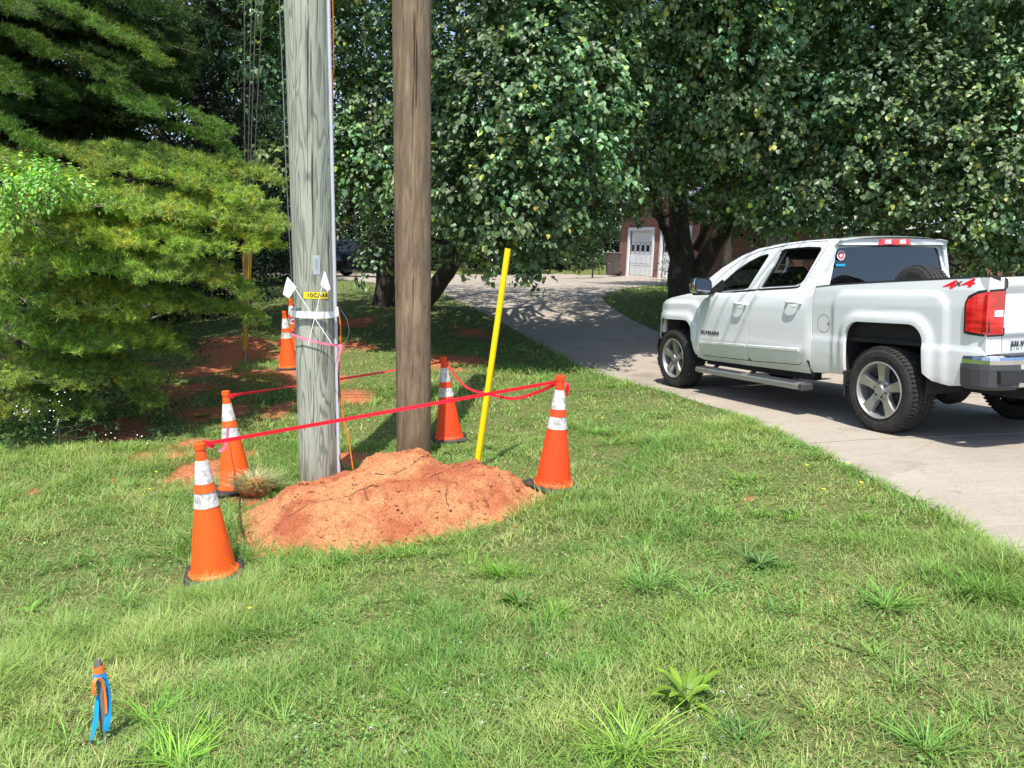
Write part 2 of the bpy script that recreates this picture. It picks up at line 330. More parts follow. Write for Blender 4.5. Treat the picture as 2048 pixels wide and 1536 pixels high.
class MB:
    def __init__(s): s.V = []; s.Fc = []; s.sm = []; s.mi = []
    def add(s, V, Fc, smooth=False, mi=0):
        o = len(s.V); s.V += [tuple(map(float, v)) for v in V]; s.Fc += [tuple(i+o for i in f) for f in Fc]; s.sm += [smooth]*len(Fc); s.mi += [mi]*len(Fc); return s
    def box(s, c, d, R=None, mi=0, bev=0):
        x, y, z = [k/2 for k in d]
        if bev:
            b = min(bev, x*.9, y*.9, z*.9); V = []; 
            for sz in (-1, 1):
                for (zz, ins) in (((sz*z), b), ((sz*(z-b)), 0)) if sz < 0 else (((sz*(z-b)), 0), ((sz*z), b)):
                    X, Y = x-ins, y-ins; bb = b*.7
                    V += [(-X+bb,-Y,zz),(X-bb,-Y,zz),(X,-Y+bb,zz),(X,Y-bb,zz),(X-bb,Y,zz),(-X+bb,Y,zz),(-X,Y-bb,zz),(-X,-Y+bb,zz)]
            Fc = [tuple(range(7,-1,-1)), tuple(range(24,32))]
            for k in range(3):
                for i in range(8): j = (i+1) % 8; Fc.append((k*8+i, k*8+j, (k+1)*8+j, (k+1)*8+i))
        else:
            V = [(-x,-y,-z),(x,-y,-z),(x,y,-z),(-x,y,-z),(-x,-y,z),(x,-y,z),(x,y,z),(-x,y,z)]
            Fc = [(0,3,2,1),(4,5,6,7),(0,1,5,4),(1,2,6,5),(2,3,7,6),(3,0,4,7)]
        V = [Vector(v) for v in V]
        if R is not None: V = [R@v for v in V]
        return s.add([(v[0]+c[0], v[1]+c[1], v[2]+c[2]) for v in V], Fc, False, mi)
    def tube(s, pts, r, n=10, caps=True, smooth=True, mi=0):
        pts = [Vector(tuple(map(float, p))) for p in pts]; rs = r if isinstance(r, (list, tuple, np.ndarray)) else [r]*len(pts)
        V = []; prev = None
        for i, p in enumerate(pts):
            d = (pts[min(i+1, len(pts)-1)]-pts[max(i-1, 0)]).normalized()
            if prev is None:
                a = Vector((0, 0, 1)) if abs(d.z) < .9 else Vector((1, 0, 0)); u = d.cross(a).normalized()
            else: u = (prev-d*prev.dot(d)).normalized()
            prev = u; v = d.cross(u)
            for k in range(n):
                t = 2*math.pi*k/n; V.append(p+(u*math.cos(t)+v*math.sin(t))*float(rs[i]))
        Fc = [(i*n+k, i*n+(k+1) % n, (i+1)*n+(k+1) % n, (i+1)*n+k) for i in range(len(pts)-1) for k in range(n)]
        s.add(V, Fc, smooth, mi)
        if caps: s.add(V[:n], [tuple(range(n-1, -1, -1))], False, mi); s.add(V[-n:], [tuple(range(n))], False, mi)
        return s
    def lathe(s, prof, n=32, axis='z', c=(0,0,0), smooth=True, mi=0, sharp=True):
        def P(r, h, t):
            a, b = r*math.cos(t), r*math.sin(t)
            v = (a, b, h) if axis == 'z' else ((a, h, b) if axis == 'y' else (h, a, b)); return (v[0]+c[0], v[1]+c[1], v[2]+c[2])
        for i in range(len(prof)-1):
            (r0, h0), (r1, h1) = prof[i], prof[i+1]
            V = [P(r0, h0, 2*math.pi*k/n) for k in range(n)]+[P(r1, h1, 2*math.pi*k/n) for k in range(n)]
            s.add(V, [(k, (k+1) % n, n+(k+1) % n, n+k) for k in range(n)], smooth, mi)
        return s
    def prism(s, poly, T0, T1, smooth=False, mi=0):
        """poly 2D; T0,T1 map 2D->3D for the two caps"""
        n = len(poly); A = [T0(*p) for p in poly]; B = [T1(*p) for p in poly]
        s.add(A, [tuple(range(n-1, -1, -1))], False, mi); s.add(B, [tuple(range(n))], False, mi)
        s.add(A+B, [(i, (i+1) % n, n+(i+1) % n, n+i) for i in range(n)], smooth, mi); return s
    def grid(s, P, smooth=True, mi=0):
        P = np.asarray(P); a, b = P.shape[:2]
        return s.add(P.reshape(-1, 3), [(i*b+j, i*b+j+1, (i+1)*b+j+1, (i+1)*b+j) for i in range(a-1) for j in range(b-1)], smooth, mi)
    def ribbon(s, pts, w, nrm=(0,0,1), twist=None, mi=0, smooth=False):
        pts = [Vector(tuple(map(float, p))) for p in pts]; V = []
        for i, p in enumerate(pts):
            d = (pts[min(i+1, len(pts)-1)]-pts[max(i-1, 0)]).normalized(); u = Vector(nrm); u = (u-d*u.dot(d)).normalized()
            if twist is not None: u = Matrix.Rotation(twist(i/(len(pts)-1)), 3, d)@u
            ww = w(i/(len(pts)-1)) if callable(w) else w
            nn = d.cross(u)*.0008
            V += [p-u*ww/2+nn, p+u*ww/2+nn, p+u*ww/2-nn, p-u*ww/2-nn]
        Fc = []
        for i in range(len(pts)-1):
            for k in range(4): Fc.append((i*4+k, i*4+(k+1) % 4, (i+1)*4+(k+1) % 4, (i+1)*4+k))
        Fc += [(3, 2, 1, 0), tuple((len(pts)-1)*4+k for k in range(4))]
        return s.add(V, Fc, smooth, mi)
    def build(s, name, m, parent=None):
        me = bpy.data.meshes.new(name); me.from_pydata(s.V, [], s.Fc); me.polygons.foreach_set('use_smooth', s.sm); me.polygons.foreach_set('material_index', s.mi)
        bm = bmesh.new(); bm.from_mesh(me); bmesh.ops.remove_doubles(bm, verts=bm.verts, dist=2e-5) if False else None
        bmesh.ops.recalc_face_normals(bm, faces=bm.faces); bm.to_mesh(me); bm.free(); me.update()
        return link(name, me, m, parent)
def grid_poly(outer, holes=(), du=.06, dv=.06, cuts=True):
    loops = [[Vector((float(p[0]), float(p[1]), 0)) for p in lp] for lp in [outer, *holes]]
    flat = [v for lp in loops for v in lp]; tris = tessellate_polygon(loops)
    bm = bmesh.new(); vs = [bm.verts.new(v) for v in flat]
    for t in tris:
        try: bm.faces.new([vs[i] for i in t])
        except ValueError: pass
    xs = [v.x for v in flat]; ys = [v.y for v in flat]
    if cuts:
        for k, (lo, hi, st) in enumerate(((min(xs), max(xs), du), (min(ys), max(ys), dv))):
            x = lo+st*.5013
            while x < hi:
                co = (x, 0, 0) if k == 0 else (0, x, 0); no = (1, 0, 0) if k == 0 else (0, 1, 0)
                bmesh.ops.bisect_plane(bm, geom=bm.verts[:]+bm.edges[:]+bm.faces[:], dist=1e-6, plane_co=co, plane_no=no); x += st
    bmesh.ops.recalc_face_normals(bm, faces=bm.faces)
    bm.verts.index_update(); V = [(v.co.x, v.co.y) for v in bm.verts]; Fc = [tuple(v.index for v in f.verts) for f in bm.faces]
    if Fc and bm.faces: bm.faces.ensure_lookup_table(); 
    if bm.faces[0].normal.z < 0: Fc = [f[::-1] for f in Fc]
    B = [(e.verts[0].index, e.verts[1].index) for e in bm.edges if len(e.link_faces) == 1]; bm.free()
    return V, Fc, B
def shell(mb, V3, Fc, B, off, mi=0, rim=True):
    off = np.asarray(off, float); V3 = [np.asarray(v, float) for v in V3]
    mb.add(V3, Fc, True, mi)
    if rim:
        mb.add([v+off for v in V3], [f[::-1] for f in Fc], True, mi)
        for a, b in B: mb.add([V3[a], V3[b], V3[b]+off, V3[a]+off], [(0,1,2,3)], False, mi)
def text_mesh(body, size, ext=.0, shear=0.0, spacing=1.0, bold=0.0):
    cu = bpy.data.curves.new('t', 'FONT'); cu.body = body; cu.size = size; cu.extrude = ext; cu.shear = shear; cu.space_character = spacing; cu.offset = bold
    cu.align_x = 'CENTER'; cu.align_y = 'CENTER'; o = bpy.data.objects.new('t', cu); COL.objects.link(o)
    dg = bpy.context.evaluated_depsgraph_get(); me = bpy.data.meshes.new_from_object(o.evaluated_get(dg)); bpy.data.objects.remove(o)
    V = np.array([v.co[:] for v in me.vertices]); Fc = [tuple(p.vertices) for p in me.polygons]; bpy.data.meshes.remove(me); return V, Fc
def text_obj(name, body, size, T, m, parent, ext=.002, **k):
    V, Fc = text_mesh(body, size, ext, **k); mb = MB(); mb.add([T(*v) for v in V], Fc); return mb.build(name, m, parent)
# ------------------------------------------------------------------ ground, mound, drive
def axis_pts(segs):
    o = []
    for a, b, st in segs: o += list(np.arange(a, b, st))
    return np.array(o+[segs[-1][1]])
gx = axis_pts([(-900,-90,90),(-90,-14,3),(-14,-5,.35),(-5,5,.08),(5,14,.35),(14,90,3),(90,900,90)]); gy = axis_pts([(-600,-12,60),(-12,1.5,.5),(1.5,9,.08),(9,20,.2),(20,44,.6),(44,140,5),(140,1400,90)])
X, Y = np.meshgrid(gx, gy); Zg = G(np.clip(X.ravel(), -60, 60), np.clip(Y.ravel(), -12, 90))
xr, yr = X.ravel(), Y.ravel()
dm = np.clip(dirtmask(xr, yr), 0, 1)
near = polydist(xr, yr, DRIVE) ; ind = inpoly(xr, yr, DRIVE)
Zg = np.where(ind, G0(xr, yr)-.05*sstep(0, .25, near)-.01, Zg)
nx, ny = len(gx), len(gy); ii = (np.arange(ny-1)[:, None]*nx+np.arange(nx-1)[None]).ravel()
np_mesh('ground', np.c_[xr, yr, Zg], [np.c_[ii, ii+1, ii+1+nx, ii+nx]], 'ground', smooth=True, extra={'dirt': dm})['kind'] = 'structure'
# driveway slabs
def clip_poly(poly, n, d, keep=1):
    out = []
    for i in range(len(poly)):
        a, b = poly[i], poly[(i+1) % len(poly)]; da = (a@n-d)*keep; db = (b@n-d)*keep
        if da >= 0: out.append(a)
        if da*db < 0: out.append(a+(b-a)*da/(da-db))
    return out
mbd = MB()
J1a, J1b = px2g(1590, 891)[:2], px2g(2048, 868)[:2]; jd = (J1b-J1a)/np.linalg.norm(J1b-J1a); jn = np.array([-jd[1], jd[0]])
J2 = px2g(1985, 1105)[:2]
dists = sorted([J1a@jn, J2@jn]+[J1a@jn+3.9*k for k in range(1, 8)]); gap = .012
for i in range(len(dists)+1):
    P = [p for p in DRIVE]
    if i > 0: P = clip_poly(P, jn, dists[i-1]+gap, 1)
    if i < len(dists): P = clip_poly(P, jn, dists[i]-gap, -1)
    if len(P) < 3: continue
    V, Fc, B = grid_poly(P, (), .45 if i > 5 else .3, .45 if i > 5 else .3)
    V3 = [(x, y, float(z)) for (x, y), z in zip(V, G0(np.array([v[0] for v in V]), np.array([v[1] for v in V]))+.012)]
    shell(mbd, V3, Fc, B, (0, 0, -.03))
mbd.build('driveway', 'concrete')['kind'] = 'structure'
V, Fc, B = grid_poly(DRIVE, (), .5, .5); mb = MB()
mb.add([(x, y, float(z)) for (x, y), z in zip(V, G0(np.array([v[0] for v in V]), np.array([v[1] for v in V]))+.002)], Fc, True); mb.build('driveway_joint', 'joint')['kind'] = 'structure'
# mound
mx0, my0 = np.min(MOUND, 0)-.1; mx1, my1 = np.max(MOUND, 0)+.1; st = .0105
gx2 = np.arange(mx0, mx1, st); gy2 = np.arange(my0, my1, st); X, Y = np.meshgrid(gx2, gy2); xr, yr = X.ravel(), Y.ravel(); H = mound_h(xr, yr)
nx, ny = len(gx2), len(gy2); ii = (np.arange(ny-1)[:, None]*nx+np.arange(nx-1)[None]).ravel(); q = np.c_[ii, ii+1, ii+1+nx, ii+nx]
q = q[(H[q] > -.02).any(1)]; used, inv = np.unique(q, return_inverse=True); q = inv.reshape(q.shape)
gz = G(xr[used], yr[used])
o = np_mesh('dirt_mound', np.c_[xr[used], yr[used], gz+H[used]], [q], 'dirt', smooth=True)
tag(o, 'heap of loose reddish orange clay soil at the foot of the two poles', 'dirt pile')
def GM(x, y): return G(x, y)+np.maximum(mound_h(x, y, False), 0)
# clods and clumps on the mound
mb = MB()
for i in range(1500):
    for _ in range(40):
        x = random.uniform(mx0, mx1); y = random.uniform(my0, my1)
        if inpoly(np.array(x), np.array(y), MOUND) or float(polydist(np.array(x), np.array(y), MOUND)) < random.uniform(0, .26): break
    r = random.choice([.003,.003,.004,.004,.005,.006,.008,.010,.013,.017]); z = float(GM(np.array(x), np.array(y)))
    bm = bmesh.new(); bmesh.ops.create_icosphere(bm, subdivisions=1, radius=r)
    vs = [(x+v.co.x*random.uniform(.5,1.6), y+v.co.y*random.uniform(.5,1.6), z+r*.15+v.co.z*random.uniform(.4,1.1)) for v in bm.verts]
    fs = [tuple(v.index for v in f.verts) for f in bm.faces]; bm.free(); mb.add(vs, fs, False)
tag(mb.build('clods', 'dirt'), 'small crumbled clay clods scattered over the soil heap', 'clods', kind='stuff')
# ------------------------------------------------------------------ traffic cones
def cone(px, py, Z, label, mname, top=None, rz=0, sink=0.0, group='orange traffic cones with two white collars'):
    base = at(px, py, Z); base = np.array([base[0], base[1], base[2]-sink])
    t = at(*top, Z) if top else base+np.array([0, 0, .91]); ax = Vector(t-base); ax.y = random.uniform(-.01, .03); ax.z = .91
    zax = ax.normalized(); q = Vector((0, 0, 1)).rotation_difference(zax); mw = Matrix.Translation(v3(base)) @ q.to_matrix().to_4x4() @ Matrix.Rotation(rz, 4, 'Z')
    e = empty('traffic_cone', None, label, 'traffic cone', group, mw)
    MB().box((0, 0, .018), (.37, .37, .036), bev=.012).build('base', 'rubber', e)
    b = MB(); b.lathe([(.160, .036), (.158, .046), (.146, .056), (.140, .075), (.0785, .487)], 40)
    b.lathe([(.0700, .588), (.0592, .645)], 40); b.lathe([(.0370, .795), (.0315, .862), (.029, .868)], 40)
    b.lathe([(.036, .868), (.036, .905), (.024, .911), (.018, .911), (.018, .86)], 32); b.lathe([(.029, .868), (.036, .868)], 32)
    b.lathe([(.078, .487), (.0595, .588)], 40); b.lathe([(.059, .645), (.0375, .795)], 40)
    b.build('body', mname, e)
    for r0, z0, r1, z1 in ((.0815, .487, .0655, .589), (.0610, .645, .0385, .796)):
        MB().lathe([(r0-.002, z0), (r0, z0+.001), (r1, z1-.001), (r1-.002, z1)], 40).build('collar', 'collar', e)
    return e
cone(429,1152,5.1,'scuffed orange cone nearest the camera, front left of the soil heap','orange',(418,882),.35)
cone(474,980,6.95,'orange cone with a pink ribbon hanging down it, left of the green pole','orange',(462,786),.5)
cone(899,880,8.35,'red orange cone in the grass just behind the brown pole','redorange',(889,720),.1)
cone(1106,974,6.2,'red orange cone on the right edge of the soil heap, tied with red tape','redorange',(1119,757),.62)
cone(578,738,12.1,'far orange cone on red clay, half hidden by the left edge of the green pole','orange',(574,622),.2)
cone(588,703,13.4,'farthest orange cone with torn tape at its side, standing behind another far cone','orange',(586,597),.2)
# ------------------------------------------------------------------ the two utility poles
def pole_axis(b, t, zb, extra=6.0):
    B = at(*b, zb); d = F+(t[0]-1024)/FPX*RC+(768-t[1])/FPX*UC; k = (B[1]-CP[1])/d[1]; T = CP+k*d; return B, T, k
class Pole:
    def __init__(s, b, t, zb, wb, wt, above=5.0):
        s.B, s.T, k = pole_axis(b, t, zb); s.rb = wb/2*zb/FPX; s.rt = wt/2*k/FPX
        s.d = s.T-s.B; s.L = np.linalg.norm(s.d); s.d /= s.L; s.above = above
        v = CP-s.B; v[2] = 0; s.e2 = v/np.linalg.norm(v); s.e1 = np.cross(s.d, s.e2)*-1; s.e1 /= np.linalg.norm(s.e1)
        if s.e1@RC < 0: s.e1 = -s.e1
    def r(s, h): return s.rb+(s.rt-s.rb)*h/s.L
    def surf(s, th, h, out=0): return s.B+s.d*h+(s.r(h)+out)*(s.e1*math.sin(th)+s.e2*math.cos(th))
    def find(s, px, py, out=0):
        best = None
        h, th = s.L/2, 0.
        for _ in range(40):
            p = s.surf(th, h, out)-CP; z = p@F; x = 1024+FPX*(p@RC)/z; y = 768-FPX*(p@UC)/z
            h += (y-py)*z/FPX*.8; th = max(-1.4, min(1.4, th+(px-x)*z/FPX/s.r(h)*.6))
        return th, h
GP = Pole((640,985),(612,0),6.7,75,87); BP = Pole((828,893),(823,0),7.55,68,78)
def build_pole(P, name, label, mname, cat):
    mw = Matrix.Translation(v3(P.B)); e = empty(name, None, label, cat, None, mw)
    hs = np.linspace(-.5, P.L+P.above, 60); V = []; n = 64; ph = [random.uniform(0, 6) for _ in range(5)]
    for h in hs:
        rr = P.r(min(h, P.L*1.6))
        for k in range(n):
            t = 2*math.pi*k/n; wob = 1+.010*math.sin(3*t+ph[0]+h*.7)+.006*math.sin(7*t+ph[1])+.004*math.sin(h*3+2*t+ph[2])
            V.append(P.d*h+rr*wob*(P.e1*math.sin(t)+P.e2*math.cos(t)))
    b = MB(); b.add(V, [(i*n+k, i*n+(k+1) % n, (i+1)*n+(k+1) % n, (i+1)*n+k) for i in range(len(hs)-1) for k in range(n)], True)
    b.add(V[-n:], [tuple(range(n))]); b.build('shaft', mname, e); return e
ge = build_pole(GP, 'utility_pole', 'grey green weathered wooden utility pole with a yellow number tag, left of the brown pole', 'greenpole', 'utility pole')
be = build_pole(BP, 'utility_pole', 'plain brown wooden utility pole standing in the back of the soil heap', 'brownpole', 'utility pole')
def local(P, p): return np.asarray(p)-P.B
def plate(P, c, wpx, hpx, th, name, mname, parent, cut=.012):
    t0, h0 = P.find(*c); z = P.B[1]/math.cos(PITCH); wd = wpx*6.55/FPX; hd = hpx*6.55/FPX; r = P.r(h0)
    nx = 10; V = []
    for o in (.001, th):
        for j in range(2):
            for i in range(nx+1): V.append(local(P, P.surf(t0+(i/nx-.5)*wd/r, h0+(j-.5)*hd, o)))
    a = nx+1; Fc = []
    for i in range(nx):
        Fc += [(i, i+1, a+i+1, a+i), (2*a+i, 3*a+i, 3*a+i+1, 2*a+i+1), (i, 2*a+i, 2*a+i+1, i+1), (a+i, a+i+1, 3*a+i+1, 3*a+i)]
    Fc += [(0, a, 3*a, 2*a), (nx, 2*a+nx, 3*a+nx, a+nx)]
    o = MB().add(V, Fc).build(name, mname, parent); return o, t0, h0, wd, hd, r
o, t0, h0, wd, hd, r = plate(GP, (632,591), 47, 12.5, .004, 'number_tag', 'yellowtag', ge)
text_obj('lettering', '10CA68', .046, lambda x, y, z: local(GP, GP.surf(t0+(x+.012)/GP.r(h0), h0+y, .0045+z)), 'ink', o, .0006, spacing=1.12, bold=.0012)
o, t1, h1, wd, hd, r = plate(GP, (633,530), 12.5, 36, .004, 'metal_tag', 'tag', ge)
text_obj('lettering', '10000', .034, lambda x, y, z: local(GP, GP.surf(t1-y/GP.r(h1), h1+x, .0045+z)), 'steel', o, .001, spacing=1.15)
# saw cut and staple marks
# conduit on the right flank
TH = 1.20
b = MB(); b.tube([local(GP, GP.surf(TH, h, .012)) for h in np.linspace(-.2, GP.L+GP.above, 20)], .015, 12); b.build('conduit', 'pvc', ge)
b = MB(); b.tube([local(GP, GP.surf(1.46, h, .010)) for h in np.linspace(-.1, GP.L+GP.above, 20)], .007, 8); b.build('ground_wire', 'blackcable', ge)
def zline(py): # depth of the green pole axis at this picture height
    _, h = GP.find(640-28*(975-py)/975, py); return float((GP.B+GP.d*h-CP)@F)
def curve(pts, n=8):
    P = [np.asarray(p, float) for p in pts]; P = [2*P[0]-P[1]]+P+[2*P[-1]-P[-2]]; out = []
    for i in range(1, len(P)-2):
        for k in range(n):
            t = k/n; a, b_, c, d = P[i-1], P[i], P[i+1], P[i+2]
            out.append(.5*((2*b_)+(-a+c)*t+(2*a-5*b_+4*c-d)*t*t+(-a+3*b_-3*c+d)*t**3))
    return out+[P[-2]]
zt = lambda py, o=0: zline(py)+o
pts = [GP.surf(1.50, GP.L+GP.above, .045)]+[at(px, py, zt(max(py, 0), .02)) for px, py in ((665,0),(665,150),(666,300),(667,450),(668,590),(676,620),(681,655),(680,700),(678,760),(686,830),(697,880),(706,938))]
tag(MB().tube(curve(pts), .0065, 8).build('orange_cable', 'orangecable'), 'thin orange cable running down the right flank of the green pole into the soil', 'cable')
pts = [at(px, py, zt(py, -.02)) for px, py in ((676,745),(677,800),(673,830),(676,860),(679,915),(688,938),(698,950))]
tag(MB().tube(curve(pts), .0075, 8).build('black_cable', 'blackcable'), 'black cable sticking out of the soil beside the foot of the green pole', 'cable')
pts = [at(px, py, zt(py, .02)) for px, py in ((682,620),(694,640),(698,665),(690,684),(680,690))]
tag(MB().tube(curve(pts), .002, 6).build('loose_wire', 'wire'), 'thin grey wire looping out from the pink ribbon knot on the green pole', 'wire')
pts = [at(884,910,7.1), at(893,906,7.0), at(902,912,6.95), at(903,926,6.9), at(908,936,6.88)]
tag(MB().tube(curve(pts), .005, 6).build('black_wire', 'blackcable'), 'short black wire arching out of the back of the soil heap', 'wire')
# strap and ribbon round the green pole
def band(P, left, right, width, name, mname, label, cat, out=.006):
    tl, hl = P.find(*left); tr, hr = P.find(*right); pts = []
    for k in range(40):
        t = -math.pi+2*math.pi*k/40; h = hl+(hr-hl)*(math.sin(t)*.5+.5); pts.append(P.surf(t, h, out))
    pts.append(pts[0]); V = []
    for p in pts: V += [p-P.d*width/2, p+P.d*width/2]
    V2 = [v+ (0) for v in V]
    b = MB(); b.add(V, [(2*i, 2*i+2, 2*i+3, 2*i+1) for i in range(len(pts)-1)], True)
    return b, hl, hr
b, hl, hr = band(GP, (594,627), (672,627), .055, '', '', '', '', .032)
b.add([at(672,616,zt(620,-.06)), at(676,613,zt(620,-.06)), at(677,630,zt(620,-.06)), at(671,634,zt(620,-.06))], [(0,1,2,3)])
tag(b.build('white_strap', 'white'), 'white plastic strap wrapped round the green pole holding the two flags', 'strap')
b, hl, hr = band(GP, (595,668), (672,690), .020, '', '', '', '', .034)
K = at(678,690,zt(690,-.08))
b.ribbon(curve([K, at(680,700,zt(700,-.08)), at(677,722,zt(720,-.07)), at(675,745,zt(740,-.07))]), .028, (1,0,0), lambda t: t*1.5)
b.ribbon(curve([K, at(683,695,zt(700,-.08)), at(680,712,zt(710,-.08))]), .022, (1,.4,0), lambda t: t*2)
tag(b.build('pink_ribbon', 'pink'), 'pink survey ribbon tied round the green pole below the white strap', 'ribbon')
# marking flags
def flag(stick, poly, label):
    zf = zt(600, -.245); root = empty('marker_flag', at(*stick[1], zf), label, 'marking flag', 'white marking flags strapped to the pole')
    o0 = at(*stick[1], zf)
    b = MB(); b.tube([at(*stick[0], zf)-o0, at(*stick[1], zf)-o0], .0028, 8); b.build('staff', 'white', root)
    c = np.mean([at(*p, zf) for p in poly], 0); V = [at(*p, zf-.004)-o0 for p in poly]; c = c-o0-F*.02
    V2 = [v+F*.0015 for v in V]; n = len(poly); b = MB()
    b.add(V+[c], [(i, (i+1) % n, n) for i in range(n)]); b.add(V2+[c+F*.0015], [((i+1) % n, i, n) for i in range(n)]); b.build('pennant', 'white', root)
flag(((576,556),(663,687)), [(575,554),(583,563),(593,575),(585,586),(578,597),(566,589),(570,570)], 'white flag whose pennant sticks out left of the green pole')
flag(((651,545),(616,691)), [(649,542),(653,552),(661,578),(655,583),(652,580),(645,574),(641,569)], 'white flag folded against the front of the green pole')
# ------------------------------------------------------------------ barrier tape
def tape(pts, w, label, m='red', n=10, nrm=(0,0,1), twist=None, name='barrier_tape'):
    return tag(MB().ribbon(curve(pts, n), w, nrm, twist).build(name, m), label, 'tape', 'red tape strung between the cones')
tl, tr = at(416,887,5.06), at(1117,763,6.12)
def sag(a, b, s, n=7, d=(0,0,0)): return [a+(b-a)*t-np.array([0,0,1])*s*4*t*(1-t) for t in np.linspace(0, 1, n)]
tape(sag(tl, tr, .0, 8), .027, 'long red tape stretched in front of both poles to the right cone', twist=lambda t: .10*math.sin(t*9))
tape(sag(at(462,791,6.92), at(889,723,8.33), .01, 7), .026, 'red tape running behind both poles from the second left cone to the rear cone', twist=lambda t: 2.2*math.sin(t*3))
tape([at(893,725,8.3), at(912,754,8.0), at(936,776,7.7), at(966,786,7.4), at(1022,797,6.95), at(1062,789,6.65), at(1112,768,6.3)], .026, 'slack red tape drooping between the rear cone and the right cone', twist=lambda t: 1.0+2.5*t)
tape([at(460,796,6.86), at(456,850,6.8), at(451,890,6.6), at(438,903,5.9), at(424,893,5.12)], .026, 'pink red ribbon hanging off the second left cone towards the nearest cone', 'pink', twist=lambda t: 1.2*t)
for (px, py, Z) in ((416,888,5.1), (461,791,6.95), (889,723,8.35), (1119,764,6.2)):
    c = at(px, py, Z); b = MB(); pts = [c+np.array([.040*math.cos(t), .040*math.sin(t), .006*math.sin(3*t)]) for t in np.linspace(0, 2*math.pi, 20)]; b.ribbon(pts, .026, (0,0,1))
    if px == 1119:
        for dx, dz in ((.02,-.02),(.03,-.05),(-.01,-.03)): b.ribbon(curve([c+np.array([.03,-.03,0]), c+np.array([.04+dx,-.045,-.02]), c+np.array([.03+dx,-.03,-.06+dz])]), .018, (1,0,.3))
    tag(b.build('tape_knot', 'red'), {416:'red tape knot round the top of the nearest cone',461:'red tape knot round the top of the second left cone',889:'red tape knot round the top of the rear cone',1119:'bunched red tape knot on the top of the right cone'}[px], 'tape')
b = MB(); b.ribbon(curve([at(577,640,13.3), at(570,655,13.2), at(566,675,13.2), at(561,694,13.2)]), lambda t: .03+.05*t, (1,0,0)); b.ribbon(curve([at(586,645,13.2), at(589,640,13.1), at(592,650,13.1)]), .05, (1,0,0))
tag(b.build('torn_tape', 'red'), 'torn red tape hanging off the left side of the farthest cone', 'tape')
# ------------------------------------------------------------------ yellow guy guards and guy wires
def upright(b, t, zb):
    B = at(*b, zb); d = F+(t[0]-1024)/FPX*RC+(768-t[1])/FPX*UC; k = (B[1]-CP[1]+.0)/d[1]; return B, CP+k*d
B_, T_ = upright((951,950), (1016,497), 6.85); dv_ = (T_-B_)/np.linalg.norm(T_-B_)
b = MB(); b.tube([B_-dv_*.15, B_, (B_+T_)/2, T_], .0265, 20, caps=False); b.tube([T_-dv_*.3, T_-dv_*.001], .023, 16); b.lathe([(.0265, 0), (.0225, 0)], 20, c=T_)
tag(b.build('guy_guard', 'yellow'), 'bright yellow plastic guy wire guard leaning by itself in the soil heap', 'guy guard')
AN = at(491,722,13.0)
tops = [(489,0),(503,0),(512,0),(525,0)]; bots = [(489,490),(493,490),(496,490),(501,490)]
for i, (tp, bt) in enumerate(zip(tops, bots)):
    A = AN+np.array([(i-1.5)*.02, 0, .12]); P1 = at(*bt, 12.2); P2 = at(*tp, 10.6); P3 = P2+(P2-P1)*1.6
    o = MB().tube(curve([A, P1, P2, P3]), .008, 6).build('guy_wire', 'wire')
    tag(o, ['leftmost of the four thin guy wires above the pine branch','second from left of the four thin guy wires above the pine branch','third from left of the four thin guy wires above the pine branch','rightmost of the four thin guy wires above the pine branch'][i], 'wire', 'thin guy wires rising from the red soil')
pts = [GP.surf(-1.5, GP.L+1.2, .05), at(563,100,zt(100,.2)), at(572,330,zt(330,.2)), at(583,560,zt(560,.3))]
tag(MB().tube(curve(pts), .004, 6).build('guy_wire', 'wire'), 'single thin wire hanging just left of the green pole', 'wire')
for i, (bt, tp, lb) in enumerate((((489,702),(489,487),'leftmost of the three faded yellow guy guards'),((491,700),(495,484),'middle one of the three faded yellow guy guards'),((494,655),(502,486),'rightmost, shorter one of the three faded yellow guards'))):
    B_ = at(*bt, 12.95-.06*i); T_ = at(*tp, 12.55-.06*i); mid = (B_+T_)/2
    tag(MB().tube([B_, mid, T_], .029, 14).build('guy_guard', 'ochre'), lb+' standing on the far red soil', 'guy guard', 'faded yellow guy guards at the far anchor')
b = MB(); b.tube([AN-np.array([0,0,.1]), AN+np.array([.01,0,.2])], .012, 8); b.box(AN+np.array([.01,0,.16]), (.05,.03,.05), bev=.01); b.lathe([(.001,-.03),(.03,-.03),(.03,.03),(.001,.03)], 10, 'x', AN+np.array([.01,0,.22]))
tag(b.build('guy_anchor', 'steel'), 'steel anchor eye in the far red soil below the faded yellow guards', 'anchor')
# overhead cables between the poles of the road (their shadows cross the truck and the drive)
for i in range(4):
    z = 7.0+.28*i; y = 6.0+.12*i
    p = [np.array([-26, 7.4+.1*i, z+.3]), np.array([-12, 7.0+.1*i, z-.25]), np.array([-1.5, 6.5, z]), np.array([4, y, z-.12]), np.array([14, 5.3, z-.2]), np.array([28, 4.2, z+.3])]
    tag(MB().tube(curve(p), .012+.004*(i % 2), 6).build('overhead_cable', 'blackcable'), 'black overhead cable strung from the poles high above the truck', 'cable', 'overhead cables along the road')
